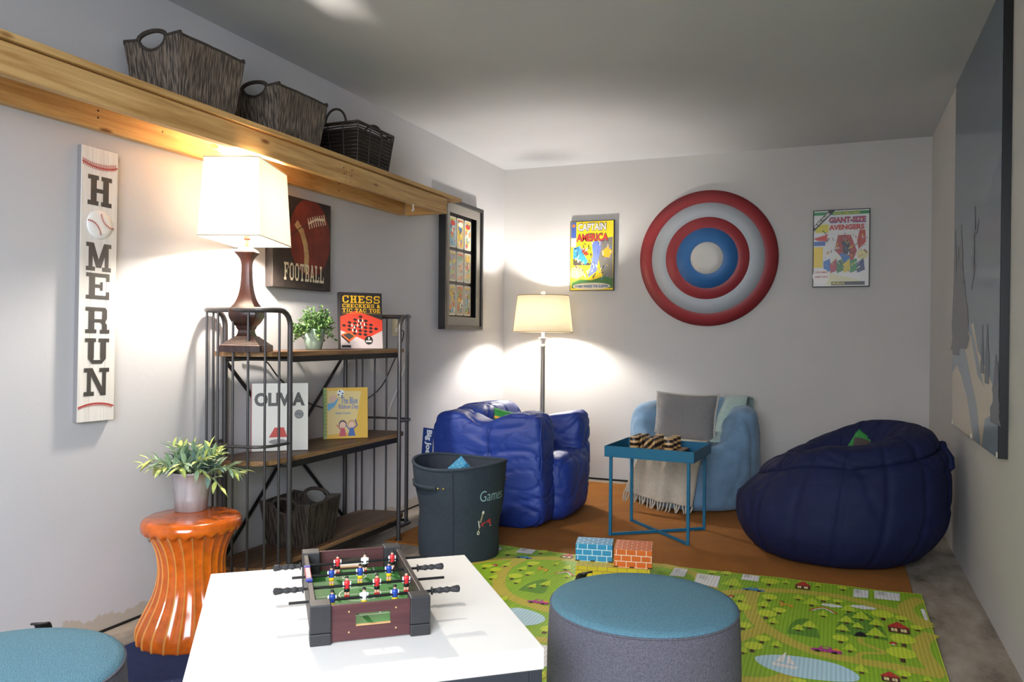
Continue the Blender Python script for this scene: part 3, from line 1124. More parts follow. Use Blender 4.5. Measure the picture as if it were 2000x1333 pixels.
put_text(mb, high(pl), '68 BIG PAGES', 0, 0, .13, .017, ink('#efece6', .35), 14, .03, lambda a, b: (-.165 + a * .72 - b * .7, .142 + a * .72 + b * .7))
mb.build('lettering', t)
mb = MB()
put_text(mb, high(pl), 'GIANT-SIZE', -.078, .172, .232, .042, ink('#34489a', .35), 14, .06)
put_text(mb, high(pl), 'GIANT-SIZE', -.075, .177, .226, .034, ink('#c23a32', .35), 15, .03)
mb.build('lettering', t)
mb = MB()
put_text(mb, high(pl), 'AVENGERS', -.078, .125, .222, .036, ink('#c23a32', .35), 15, .05)
mb.build('lettering', t)
mb = MB()
put_text(mb, high(pl), 'CAPTAIN AMERICA', -.166, -.168, .085, .012, ink('#b3322c', .35), 15, .03)
put_text(mb, high(pl), 'HUMAN TORCH', -.166, -.20, .085, .012, ink('#b3322c', .35), 15, .03)
mb.build('lettering', t)
mb = MB()
put_text(mb, high(pl), 'NUKLO', -.055, -.247, .08, .015, ink('#e3d23a', .35), 15, .03)
mb.build('lettering', t)

t = thing('round_wall_disc', 'large round wall disc in red, silver and blue rings with a plain pale centre', 'wall decor', (1.612, D, 1.680))
disc_prof = [('#9c2f34', 1.0), ('#c3c9cf', .815), ('#9f343a', .605), ('#2f6fae', .445), ('#dcd9d2', .235)]
R_ = .494


def ringmat(name, c, inner, outer, dark):
    """printed ring that is dulled towards its rims, as an airbrushed print"""
    m, nt, p = new_mat(name)
    vec = coords(nt)
    ln = nd(nt, 'ShaderNodeVectorMath', operation='LENGTH')
    nt.links.new(vec, ln.inputs[0])
    a, b = inner * R_, outer * R_
    mr = nd(nt, 'ShaderNodeMapRange')
    mr.inputs['From Min'].default_value = a
    mr.inputs['From Max'].default_value = b
    nt.links.new(ln.outputs['Value'], mr.inputs['Value'])
    cc = lin(c)
    dd = tuple(x * dark for x in cc)
    nt.links.new(ramp(nt, mr.outputs[0], [(0.0, tuple(x * (1 + dark) / 2 for x in cc)), (0.35, cc), (1.0, dd)]), p.inputs['Base Color'])
    p.inputs['Roughness'].default_value = 0.45
    return m


for i, (c, k) in enumerate(disc_prof):
    k2 = disc_prof[i + 1][1] if i < 4 else 0
    mb = MB()
    m_ = ringmat('disc_ring_%s' % ('outer_red', 'silver', 'inner_red', 'blue', 'pale')[i], c, k2, k, (.62, .72, .9, .8, 1)[i])
    zf = -.045 - .010 * i

    def P_(r, y, j, n=72):
        return (r * math.cos(2 * PI * j / n), y, r * math.sin(2 * PI * j / n))
    r0, r1 = k * R_, k2 * R_
    # each ring steps forward a little and slopes like a shallow dish
    yo, yi = -.020 - .018 * (1 - k), -.020 - .018 * (1 - k2)
    rows = [[P_(r0, -.004 if i == 0 else yo + .002, j) for j in range(72)], [P_(r0, yo, j) for j in range(72)]]
    if k2:
        rows.append([P_(r1, yi, j) for j in range(72)])
    else:
        rows += [[P_(r0 * .5, yi, j) for j in range(72)], [P_(.0005, yi, j) for j in range(72)]]
    mb.grid(rows, m_, True, True)
    mb.build(('outer_ring', 'silver_ring', 'inner_ring', 'blue_ring', 'centre_disc')[i], t)

# ------------------------------------------------------------------ winter mural panel on the right wall
t = thing('winter_mural', 'tall glossy mural panel of a snowy mountain slope on the right wall', 'picture', (W, 3.87, 1.53))
mw, mh = 1.22, 1.70
sky_m, nt, p = new_mat('mural_sky_print')
tc = nd(nt, 'ShaderNodeTexCoord')
sp = nd(nt, 'ShaderNodeSeparateXYZ')
nt.links.new(tc.outputs['Object'], sp.inputs[0])
mr = nd(nt, 'ShaderNodeMapRange')
mr.inputs['From Min'].default_value = -.6
mr.inputs['From Max'].default_value = .85
nt.links.new(sp.outputs['Z'], mr.inputs['Value'])
nt.links.new(ramp(nt, mr.outputs[0], [(0, lin('#8a97a2')), (.5, lin('#73808e')), (1, lin('#4c5c72'))]), p.inputs['Base Color'])
p.inputs['Roughness'].default_value = .16
p.inputs['Specular IOR Level'].default_value = .35
MB().span((-.030, -mw / 2, -mh / 2), (-.002, mw / 2, mh / 2), ink('#141416', .35)).build('panel', t)
pl = plane((-.0305, 0, 0), (0, -1, 0), (0, 0, 1), .0003)
MB().rect(pl, -mw / 2 + .003, -mh / 2 + .003, mw / 2 - .003, mh / 2 - .003, sky_m, 1).build('sky_print', t)
snow, snow_sh, tree_dk, tree_2 = ink('#d8c9b2', .15), ink('#94a0ae', .15), ink('#57545c', .2), ink('#4c5362', .2)
mb = MB()
X0, Y0 = -mw / 2 + .003, -mh / 2 + .003


def F(a, b):
    return (X0 + a * (mw - .006), Y0 + b * .68 * (mh - .006))


def poly(pts, mt, layer):
    mb.flat(pl, [F(*q) for q in pts], mt, layer)


poly([(0, 0), (1, 0), (1, .17), (.9, .22), (.78, .27), (.62, .33), (.52, .43), (.42, .42), (.33, .34), (.2, .42), (.1, .48), (0, .5)], snow, 2)
poly([(0, .36), (.08, .34), (.2, .40), (.33, .33), (.45, .24), (.62, .12), (.7, .0), (.55, .0), (.4, .14), (.25, .22), (.12, .26), (0, .22)], snow_sh, 3)
poly([(.40, .40), (.47, .38), (.62, .24), (.78, .20), (.72, .22), (.55, .36), (.44, .45)], snow_sh, 3)
poly([(.72, .0), (.78, .10), (.98, .14), (1, .10), (1, 0)], snow_sh, 3)
rnd = random.Random(2)


def conifer(x, b, h, w, mt, layer):
    L, Rr = [], []
    n = 11
    for i in range(n):
        f = i / (n - 1)
        ww = 1.7 * w * (1 - f) ** .8 + .004
        L.append((x - ww * rnd.uniform(.6, 1.15), b + h * f))
        Rr.append((x + ww * rnd.uniform(.6, 1.15), b + h * f))
    poly(L + Rr[::-1], mt, layer)


for x, b, h, w in ((.04, .32, .52, .05), (.12, .36, .40, .05), (.2, .42, .42, .065), (.30, .40, .20, .06), (.24, .33, .24, .10), (.36, .36, .15, .05), (.1, .30, .3, .07)):
    conifer(x, b, h, w, tree_dk, 4)
for x, b, h, w in ((.71, .25, .17, .018), (.80, .22, .20, .03), (.95, .10, .22, .05), (1.0 - .02, .14, .16, .02)):
    conifer(x, b, h, w, tree_2, 4)
# small ski jumper in the air
poly([(.49, .60), (.52, .60), (.53, .70), (.515, .76), (.49, .72)], ink('#3c3a4a', .15), 5)
mb.strip(pl, [F(.51, .75), F(.53, .80), F(.52, .86)], .02, ink('#3c3a4a', .15), 5)
mb.strip(pl, [F(.53, .76), F(.58, .765), F(.60, .80)], .018, ink('#3c3a4a', .15), 5)
mb.ell(pl, *F(.53, .785), .018, .02, ink('#4a4552', .15), 6)
mb.strip(pl, [F(.46, .555), F(.56, .65)], .012, ink('#a06a6e', .15), 6)
mb.build('landscape_print', t)
for y in (-mw / 2 + .02, .0, mw / 2 - .02):
    MB().box((-.031, y, -mh / 2 + .012), (.004, .018, .018), ink('#cfcabd', .4)).build('tape_corner', t)

# ------------------------------------------------------------------ wall outlet and cords
t = thing('wall_outlet', 'ivory wall outlet plate behind the far end of the metal rack', 'outlet', (0, 4.15, 1.155))
ivory = ink('#dcd3b4', .35)
MB().span((0, -.036, -.058), (.006, .036, .058), ivory).build('cover_plate', t, .002)
for z in (.022, -.022):
    MB().box((.007, 0, z), (.004, .026, .028), ink('#efe8d2', .35)).build('socket', t, .001)
MB().box((.020, 0, -.022), (.026, .024, .028), ink('#f2efe8', .4)).build('plug', t, .003)
bk_rub = ink('#1c1b1c', .45)
o = MB().tube(catmull([(.02, 2.80, 1.02), (.015, 2.956, .979), (.012, 3.055, .897), (.012, 3.232, .779), (.012, 3.423, .719), (.012, 3.62, .70), (.012, 3.80, .73), (.012, 3.98, .80), (.015, 4.10, .93), (.02, 4.19, 1.05), (.03, 4.20, 1.12), (.03, 4.17, 1.135)], 5), .0035, bk_rub, 7).build('black_cable')
tag(o, 'black lamp cord sagging along the wall behind the metal rack', 'cord')
o = MB().tube(catmull([(.03, 4.22, 1.08), (.02, 4.26, .98), (.02, 4.18, .82), (.02, 4.06, .66), (.03, 4.02, .56), (.06, 4.1, .44), (.10, 4.2, .36), (.14, 4.24, .30), (.16, 4.22, .2), (.2, 4.2, .015), (.3, 4.4, .012), (.36, 5.2, .012), (.42, 5.42, .012)], 5), .003, ink('#e6e4e0', .4), 7).build('white_cable')
tag(o, 'thin white cord hanging beside the far end of the metal rack', 'cord')

# ------------------------------------------------------------------ metal and wood rack
gun = mat('gunmetal_tube', '#545152', 0.38, 0.08, 20, metal=0.6)
gun_dk = mat('dark_angle_iron', '#35322f', 0.5, 0.1, 20, metal=0.6)
shelf_wood = wood('dark_stained_shelf', '#3c2a1d', '#7a5a3e', 0.5, 1, 1.0)
shelf_edge = wood('rough_shelf_edge', '#5e4128', '#b0875a', 0.6, 1, 1.6)
YA, YB, XF, XB = 2.735, 3.645, .332, .024
t = thing('metal_rack', 'open metal and wood rack with curved cage ends and three shelves', 'shelf', (0, 0, 0))
rack = t


def bow(sgn, out, ins=0.0, n=4):
    """plan of the rounded cage end from the front post to the back post; sgn -1 = near end"""
    y0 = YA if sgn < 0 else YB
    ye = y0 + sgn * out
    f, b = XF - ins, XB + ins
    P = [(f, y0)]
    for cx, sx in ((f - .07, 1), (b + .07, -1)):
        arc = [(cx + sx * .07 * math.cos(a), ye - sgn * .07 + sgn * .07 * math.sin(a)) for a in [PI / 2 * i / n for i in range(n + 1)]]
        P += arc if sx > 0 else arc[::-1]
    P.append((b, y0))
    return [(x, y - .050 * (f - x) / (f - b)) for x, y in P]


def resample(P, n):
    L = [0]
    for a, b in zip(P, P[1:]):
        L.append(L[-1] + math.dist(a, b))
    out = []
    for i in range(n):
        d = L[-1] * i / (n - 1)
        k = max(j for j in range(len(L)) if L[j] <= d + 1e-9)
        k = min(k, len(P) - 2)
        u = (d - L[k]) / max(1e-9, L[k + 1] - L[k])
        out.append(tuple(a + (b - a) * u for a, b in zip(P[k], P[k + 1])))
    return out


ZT, OUT = 1.205, .155
for sgn in (-1, 1):
    y0 = YA if sgn < 0 else YB
    plan = bow(sgn, OUT, 0, 5)
    path = [(XF, y0, .012), (XF, y0, ZT - .065)]
    # post bends over into the top rail, runs round the bow and bends down into the rear post
    bend = [(XF, y0 + sgn * .065 * (1 - math.cos(a)), ZT - .065 + .065 * math.sin(a)) for a in [PI / 2 * i / 5 for i in range(1, 6)]]
    path += bend
    path += [(x, y, ZT) for x, y in plan[1:-1] if abs(y - y0) > .11 or x > .2 and abs(y - y0) > .066]
    yb = y0 - .050
    path += [(XB, yb + sgn * .065 * (1 - math.cos(a)), ZT - .065 + .065 * math.sin(a)) for a in [PI / 2 * i / 5 for i in range(5, 0, -1)]]
    path += [(XB, yb, ZT - .065), (XB, yb, .012)]
    MB().tube(path, .0115, gun, 12).build('end_frame', t)
    for zz in (.64, .075):
        MB().tube([(x, y, zz) for x, y in bow(sgn, OUT + .010, -.002, 5)], .0065 if zz > .1 else .009, gun, 8).build('hoop', t)
    pts = resample(bow(sgn, OUT, 0, 5), 41)
    for k in (5, 10, 15, 20, 25, 30, 35):
        x, y = pts[k]
        if abs(y - y0) < .05:
            y = y0 + sgn * .055
        MB().tube([(x, y, .075), (x, y, ZT - .006)], .0052, gun, 8).build('wire', t)
    for x, yy in ((XF, y0), (XB, y0 - .05)):
        MB().lathe([(.012, .0), (.019, .003), (.019, .011), (.009, .015), (.009, .02)], ink('#191818', .5), 14, (x, yy)).build('foot', t)
for zz, nm in ((1.03, 'top'), (.575, 'mid'), (.13, 'low')):
    P = bow(-1, OUT - .025, .018, 4) + bow(1, OUT - .025, .018, 4)[::-1]
    mb = MB()
    n = len(P)
    th = .020
    rnd = random.Random(zz)
    top = [(x, y, zz) for x, y in P]
    bot = [(x, y, zz - th) for x, y in P]
    mb.add(top, [tuple(range(n))], shelf_wood)
    mb.add(bot, [tuple(range(n))[::-1]], shelf_wood)
    mb.add(bot + top, [(i, (i + 1) % n, n + (i + 1) % n, n + i) for i in range(n)], shelf_edge)
    mb.build('shelf_board', t, .0025)
    MB().bar((XF - .012, YA, zz - th - .013), (XF - .012, YB, zz - th - .013), .006, .026, gun_dk).build('front_rail', t)
    MB().bar((XB + .012, YA - .05, zz - th - .013), (XB + .012, YB - .05, zz - th - .013), .006, .026, gun_dk).build('back_rail', t)
    for y in (YA, YB):
        MB().bar((XF, y, zz - th - .016), (XB, y - .05, zz - th - .016), .010, .010, gun_dk).build('cross_rail', t)
MB().bar((XB - .006, YA - .04, .985), (XB - .006, YB - .06, .12), .004, .018, gun_dk).build('brace', t)
MB().bar((XB - .011, YB - .06, .985), (XB - .011, YA - .04, .12), .004, .018, gun_dk).build('brace', t)

# basket on the low shelf
strip_basket('strip_basket', 'small near black bark strip basket standing on the bottom rack shelf', (.175, 3.02, .131), math.radians(4), .262, .27, .205, strip_b, .066)

# ------------------------------------------------------------------ table lamp
walnut = wood('dark_walnut_turned', '#1f100c', '#43221a', 0.32, 2, 1.0)
t = thing('table_lamp', 'lit table lamp with square cream shade and dark turned wood base on the rack', 'lamp', (.205, 2.612, 1.0305), math.radians(21.7))


def sq(prof, name, mt, k=1.0, bev=.004):
    mb = MB()
    mb.lathe([(r * k, z) for r, z in prof], mt, 4, (0, 0), False, True)
    o = mb.build(name, t, bev, 2)
    return o


sq([(.086, 0), (.086, .026), (.078, .030)], 'base_plinth', walnut)
sq([(.078, .030), (.046, .058), (.040, .064)], 'base_slope', walnut)
sq([(.034, .064), (.028, .078), (.027, .09), (.032, .1), (.034, .108)], 'lower_neck', walnut, 1, .002)
stem = [(.036, .108), (.048, .125), (.056, .145), (.057, .165), (.052, .182), (.038, .205), (.028, .235), (.0215, .275), (.019, .32), (.0185, .36), (.0225, .385), (.032, .402), (.040, .412), (.040, .417)]
mb = MB()
mb.lathe(catmull(stem, 3), walnut, 4, (0, 0), True, True)
mb.build('body', t, .003)
sq([(.040, .417), (.036, .424), (.018, .437)], 'cap', walnut, 1, .002)
brass_br = mat('bronze_fitting', '#7a4f40', 0.35, metal=0.7)
MB().lathe([(.009, .437), (.009, .495)], brass_br, 16).build('lamp_neck', t)
MB().lathe([(.014, .467), (.016, .472), (.016, .505), (.012, .51)], brass_br, 16).build('socket', t)
shade_l = shade_mat('cream_linen_shade', '#f8f3ea', .20)
rows = []
wb, lb, wt, lt, zb, zt = .124, .205, .110, .182, .462, .776
for z, a, b in ((zb, wb, lb), (zt, wt, lt)):
    rows.append([(-a, -b, z), (a, -b, z), (a, b, z), (-a, b, z)])
mb = MB()
mb.grid(rows, shade_l, True, False)
so = mb.build('lamp_shade', t, 0.004, solid=.0015)
trim_m = ink('#e9dfc9', .7)
for z, a, b in ((zb, wb, lb), (zt, wt, lt)):
    MB().tube([(-a, -b, z), (a, -b, z), (a, b, z), (-a, b, z)], .003, trim_m, 6, True).build('shade_trim', so)
for a in (0, PI / 2):
    x, y = math.cos(a), math.sin(a)
    MB().tube([(-x * wt, -y * lt, zt - .012), (x * wt, y * lt, zt - .012)], .002, brass_br, 6).build('shade_spider', t)
MB().lathe([(.006, zt - .014), (.006, zt), (.012, zt + .006), (.013, zt + .022), (.0005, zt + .024)], brass_br, 14).build('finial', t)
MB().lathe(catmull([(.012, .51), (.016, .52), (.026, .545), (.029, .57), (.024, .592), (.0005, .602)], 4), emit('bulb_glow', '#fff4e6', LAMP_TABLE), 20).build('bulb', t)



# ------------------------------------------------------------------ floor lamp
nickel = mat('brushed_nickel', '#b3ada4', 0.3, metal=0.9)
t = thing('floor_lamp', 'lit floor lamp with cream drum shade and nickel pole in the corner', 'lamp', (.463, 5.50, 0))
MB().lathe([(.001, .014), (.13, .013), (.14, .016), (.138, .026), (.06, .032), (.02, .045), (.018, .06)], nickel, 40).build('base', t)
mb = MB()
prof = []
NP = 24
rows = []
for z in (.05, 1.02):
    rows.append([((.0165 + (.0018 if j % 4 < 2 else -.0018)) * math.cos(2 * PI * j / NP), (.0165 + (.0018 if j % 4 < 2 else -.0018)) * math.sin(2 * PI * j / NP), z) for j in range(NP)])
mb.grid(rows, nickel, True, False, False)
mb.build('pole', t)
pale_n = mat('pale_nickel', '#d8d4cc', 0.3, metal=0.6)
MB().lathe([(.020, 1.02), (.023, 1.024), (.023, 1.034), (.016, 1.038), (.017, 1.05), (.026, 1.078), (.034, 1.086), (.034, 1.092), (.012, 1.094), (.012, 1.15)], pale_n, 28).build('collar', t)
MB().lathe([(.012, 1.15), (.017, 1.155), (.017, 1.20)], pale_n, 20).build('socket', t)
MB().lathe(catmull([(.012, 1.20), (.027, 1.24), (.030, 1.265), (.024, 1.29), (.0005, 1.30)], 4), emit('bulb_glow_floor', '#fef8f0', LAMP_FLOOR), 20).build('bulb', t)
shade_f = shade_mat('beige_linen_shade', '#f1e9d6', .27)
mb = MB()
mb.grid([[(r * math.cos(2 * PI * j / 48), r * math.sin(2 * PI * j / 48), z) for j in range(48)] for r, z in ((.222, 1.135), (.206, 1.27), (.190, 1.405))], shade_f, True)
so = mb.build('lamp_shade', t, solid=.0015)
for r, z in ((.222, 1.135), (.190, 1.405)):
    MB().tube([(r * math.cos(2 * PI * j / 48), r * math.sin(2 * PI * j / 48), z) for j in range(48)], .003, ink('#b79f78', .7), 6, True).build('shade_trim', so)
a = math.radians(200)
MB().tube([(.2245 * math.cos(a), .2245 * math.sin(a), 1.137), (.192 * math.cos(a), .192 * math.sin(a), 1.403)], .0022, ink('#a58b66', .7), 6).build('shade_seam', so)
for a in (0, 2 * PI / 3, 4 * PI / 3):
    MB().tube([(.02 * math.cos(a), .02 * math.sin(a), 1.39), (.189 * math.cos(a), .189 * math.sin(a), 1.398)], .002, nickel, 6).build('shade_spider', t)
MB().tube([(0, 0, 1.195), (.05, 0, 1.22), (.05, 0, 1.36), (0, 0, 1.395), (-.05, 0, 1.36), (-.05, 0, 1.22), (0, 0, 1.195)], .002, nickel, 6).build('harp', t)
MB().lathe([(.006, 1.385), (.006, 1.407), (.012, 1.412), (.017, 1.424), (.014, 1.437), (.0005, 1.443)], ink('#e3ddd0', .15), 18).build('finial', t)

# ------------------------------------------------------------------ plants
pot_green = mat('weathered_green_pot', '#8fa596', 0.7, 0.3, 14)
t = thing('potted_herb', 'small bushy green plant in a weathered green pot on the top rack shelf', 'plant', (.17, 3.118, 1.0305))
MB().lathe([(.028, 0), (.036, .002), (.047, .05), (.054, .098), (.053, .1), (.048, .094), (.03, .088)], pot_green, 32).build('pot', t)
leaf_g = mat('boxwood_leaf', '#4c6f3c', 0.45, 0.3, 60)
leaf_g2 = mat('boxwood_leaf_light', '#7b9a58', 0.45, 0.2, 60)
mb = MB()
rnd = random.Random(21)


def leaf(mb, base, d, up, L, w, mt, fold=.25):
    d = d.normalized()
    s = d.cross(up)
    s = s.normalized() if s.length > 1e-3 else Vector((1, 0, 0))
    u = s.cross(d)
    P = [base, base + d * L * .35 + s * w / 2 + u * w * fold, base + d * L * .75 + s * w * .36 + u * w * fold * .7 - u * L * .05, base + d * L - u * L * .12,
         base + d * L * .75 - s * w * .36 + u * w * fold * .7 - u * L * .05, base + d * L * .35 - s * w / 2 + u * w * fold, base + d * L * .4]
    mb.add(P, [(0, 1, 6), (1, 2, 6), (2, 3, 6), (3, 4, 6), (4, 5, 6), (5, 0, 6)], mt)


sm = MB()
for i in range(95):
    a = rnd.uniform(0, 2 * PI)
    el = rnd.uniform(-.15, 1.45)
    L = rnd.uniform(.055, .11) * (1.15 if el > 1 else 1)
    d0 = Vector((math.cos(a) * math.cos(el), math.sin(a) * math.cos(el), math.sin(el)))
    b = Vector((.022 * math.cos(a), .022 * math.sin(a), .085))
    pts = [b + d0 * L * k / 5 + Vector((0, 0, -.03 * (k / 5) ** 2 * math.cos(el))) for k in range(6)]
    sm.tube(pts, .0012, leaf_g, 4, caps=False)
    for k in range(1, 6):
        for q in range(4):
            dd = Vector((rnd.uniform(-1, 1), rnd.uniform(-1, 1), rnd.uniform(-.4, 1))).normalized() * .8 + d0 * .6
            leaf(mb, pts[k], dd, Vector((rnd.uniform(-.3, .3), rnd.uniform(-.3, .3), 1)), rnd.uniform(.014, .023), rnd.uniform(.008, .012), leaf_g if rnd.random() < .65 else leaf_g2)
fo_ = mb.build('foliage', t)
fo_['kind'] = 'stuff'
sm.build('stems', t)['kind'] = 'stuff'

# orange garden stool
glaze = mat('orange_glaze', '#cc5f16', 0.16, 0.22, 26, coat=0.35)
glaze_l = mat('orange_glaze_thin', '#e0954a', 0.14, 0.1, 26, coat=0.6)
t = thing('garden_stool', 'glossy orange ceramic fluted garden stool by the left wall', 'stool', (.335, 2.185, .006))
prof = catmull([(.178, .0), (.184, .012), (.182, .05), (.160, .10), (.133, .155), (.117, .21), (.1125, .265), (.120, .32), (.137, .365), (.158, .398)], 4)
NF, SUB = 24, 9
n = NF * SUB
vs, fs, ms = [], [], []
for r, z in prof:
    for j in range(n):
        ph = (j % SUB) / SUB
        k = 1 + .020 * (abs(2 * ph - 1) ** 3 * 2 - .7)
        a = 2 * PI * j / n + .05 * math.sin(z * 9)
        vs.append((r * k * math.cos(a), r * k * math.sin(a), z))
mb = MB()
f1, f2 = [], []
for i in range(len(prof) - 1):
    for j in range(n):
        j2 = (j + 1) % n
        (f2 if j % SUB == 0 else f1).append((i * n + j, i * n + j2, (i + 1) * n + j2, (i + 1) * n + j))
mb.add(vs, f1, glaze, True)
mb.add(vs, f2, glaze_l, True)
mb.add(vs[:n], [tuple(range(n))[::-1]], glaze)
mb.build('fluted_body', t)
mb = MB()
rows = []
for r, z, sc in ((.148, .388, 1), (.166, .394, 1), (.1715, .401, .6), (.1725, .412, 0), (.1695, .427, 0), (.163, .435, 0), (.155, .4385, 0), (.08, .4405, 0), (.0005, .4405, 0)):
    rows.append([((r + .0) * math.cos(2 * PI * j / n), r * math.sin(2 * PI * j / n), z + sc * .005 * math.cos(2 * PI * j * NF / n / 1.0)) for j in range(n)])
mb.grid(rows, glaze, True)
mb.build('seat_lid', t)
for a in (math.radians(226), math.radians(46)):
    c, s = math.cos(a), math.sin(a)
    rr = .142
    pts = []
    for i in range(20):
        q = 2 * PI * i / 20
        u, v = .034 * math.cos(q), .011 * math.sin(q)
        pts.append((c * (rr + v * .45) - s * u, s * (rr + v * .45) + c * u, (.372 + v)))
    o = MB()
    o.tube(pts, .004, mat('unglazed_rim', '#8a8078', .3, metal=.3), 6, True)
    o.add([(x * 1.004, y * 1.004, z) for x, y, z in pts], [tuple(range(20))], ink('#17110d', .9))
    o.build('handle_hole', t)

zinc = ridged('ribbed_zinc', '#b4b1b2', 26, .5, .5, .12, (0, 0, 0), .002)
zinc = mat('galvanised_zinc', '#b2afb0', 0.45, 0.22, 30, metal=0.45, stretch=(1, 1, .15))
t = thing('potted_plant', 'leafy grey green plant in a ribbed zinc pot on the orange stool', 'plant', (.270, 2.245, .4468))
n = 96
rows = []
for r, z in ((.052, 0), (.056, .002), (.060, .05), (.067, .098), (.0725, .138), (.0745, .140), (.0745, .146), (.071, .147), (.068, .14)):
    rows.append([((r + (.0011 if j % 2 else 0) * (0 < z < .138)) * math.cos(2 * PI * j / n), (r + (.0011 if j % 2 else 0) * (0 < z < .138)) * math.sin(2 * PI * j / n), z) for j in range(n)])
mb = MB()
mb.grid(rows, zinc, True)
mb.add(rows[0], [tuple(range(n))[::-1]], zinc)
mb.build('pot', t)
MB().lathe([(.067, .13), (.0005, .135)], ink('#3d3428', .9), 24, cap=False).build('moss', t)
lf = {}
for key, col, col2 in (('blue', '#6f8a7c', .2), ('mid', '#8ca684', .2), ('tip', '#b8c46c', .18)):
    lm = mat('leaf_' + key, col, 0.55, col2, 40)
    q = MB()
    N_ = 6
    L_, w_ = .060, .0185
    prof_ = [0.12, .72, 1.0, .85, .5, .02]
    for sg in (1, -1):
        rws = []
        for i in range(N_):
            f = i / (N_ - 1)
            cz = -.18 * f * f * L_
            rws.append([(f * L_, 0, cz), (f * L_, sg * w_ / 2 * prof_[i], cz + .2 * w_ * prof_[i])])
        q.grid(rws, lm)
    o = q.build('leaf')
    lf[key] = o.data
    bpy.data.objects.remove(o)
rnd = random.Random(4)
stem_m = mat('plant_stem', '#7f8f62', .6)
view = Vector((.7, -.7, 0))
NST = 33
for i in range(NST):
    a = 2 * PI * i / NST * 1.618 * 1.0 + rnd.uniform(-.2, .2)
    tier = i / NST
    el = .35 + 1.05 * tier + rnd.uniform(-.12, .12)
    L = rnd.uniform(.10, .145) if el > .9 else rnd.uniform(.10, .165)
    d0 = Vector((math.cos(a) * math.cos(el), math.sin(a) * math.cos(el), math.sin(el)))
    b = Vector((.035 * math.cos(a), .035 * math.sin(a), .135))
    droop = .07 * math.cos(el)
    pts = [b + d0 * L * k / 8 + Vector((0, 0, -droop * (k / 8) ** 2.2)) for k in range(9)]
    # keep the twigs on the room side of the wall
    pts = [Vector((max(p.x, -.235), p.y, p.z)) for p in pts]
    MB().tube(pts, .0016, stem_m, 5, caps=False).build('stem', t)
    nl = 9
    for k in range(nl):
        f = .16 + .84 * k / (nl - 1)
        ii = min(7, int(f * 8))
        p = pts[ii].lerp(pts[ii + 1], f * 8 - ii) if ii < 8 else pts[8]
        ax = (pts[min(ii + 1, 8)] - pts[max(ii - 1, 0)]).normalized()
        side = ax.cross(Vector((0, 0, 1)))
        side = side.normalized() if side.length > .05 else Vector((1, 0, 0))
        side = Matrix.Rotation(k * 2.2 + rnd.uniform(-.4, .4), 3, ax) @ side
        dd = (ax * (.75 if k < nl - 1 else 1.6) + side * rnd.uniform(.55, .9)).normalized()
        if p.x + dd.x * .05 < -.25:
            dd = Vector((abs(dd.x), dd.y, dd.z))
        up = (Vector((0, 0, 1)) - dd * dd.z)
        up = up.normalized() if up.length > .05 else Vector((1, 0, 0))
        yv = up.cross(dd)
        kind = 'tip' if k >= nl - 3 and rnd.random() < .75 else ('mid' if k > 3 or rnd.random() < .3 else 'blue')
        s = rnd.uniform(.75, 1.1) * (.72 if k == nl - 1 else 1)
        o = bpy.data.objects.new('leaf', lf[kind])
        COL.objects.link(o)
        o.parent = t
        M = Matrix((dd, yv, up)).transposed().to_4x4()
        M.translation = p
        o.matrix_local = M @ Matrix.Scale(s, 4)

# ------------------------------------------------------------------ books and game box on the rack
def book(name, label, cat, a, b, z, h, th, cover, spine, lean=.06):
    """front cover faces the room; a -> b is the cover's bottom edge from left to right"""
    a, b = Vector((*a, 0)), Vector((*b, 0))
    u = (b - a).normalized()
    w = (b - a).length
    rz = math.atan2(u.y, u.x)
    t = thing(name, label, cat, (a.x, a.y, z), rz)
    t.rotation_euler = (-lean, 0, rz)
    MB().span((0.003, .003, .002), (w - .002, th - .003, h - .002), ink('#efe9dc', .8)).build('pages', t)
    MB().span((0, 0, 0), (w, .0028, h), cover).build('front_cover', t, .0006)
    MB().span((0, th - .0028, 0), (w, th, h), cover).build('back_cover', t, .0006)
    MB().span((-.0015, 0, 0), (.0028, th, h), spine).build('spine', t, .0006)
    return t, w, h, plane((0, -.0002, 0), (1, 0, 0), (0, 0, 1), .00015)


bk_white = ink('#e4e0d8', .4)
t, w, h, pl = book('picture_book', 'white picture book with dark title letters and red spine, behind the near rack post', 'book', (.075, 2.795), (.262, 2.955), .577, .305, .022, bk_white, ink('#b8322f', .4))
mb = MB()
put_text(mb, pl, 'OLIVIA', .012, h * .66, w - .026, .062, ink('#4d4a48', .4), 2, .05)
mb.build('lettering', t)
mb = MB()
mb.ell(pl, w - .04, h * .535, .0205, .0205, ink('#8f8f90', .3), 2)
mb.ring(pl, w - .04, h * .535, .0165, .0178, ink('#4f4f50', .3), 3, 24)
mb.strip(pl, [(w - .052, h * .53), (w - .044, h * .56), (w - .036, h * .52), (w - .028, h * .55)], .004, ink('#5f5f60', .3), 4)
mb.flat(pl, [(.075, h * .20), (.155, h * .20), (.14, h * .345), (.1, h * .345)], ink('#c23f34', .4), 2)
mb.ell(pl, .115, h * .135, .04, .012, ink('#8c8a88', .4), 2)
mb.build('printed_cover', t)
mb = MB()
ps = plane((-.0017, .022, 0), (0, -1, 0), (0, 0, 1), .0001)
put_text(mb, ps, 'OLIVIA', 0, 0, .10, .012, white_ink, 2, .04, lambda a, b: (.006 + b, .185 - a))
for z in (.075, .195):
    mb.rect(ps, .004, z, .018, z + .02, white_ink, 1)
    mb.ell(ps, .011, z + .01, .004, .004, dark_ink, 3)
mb.build('spine_print', t)

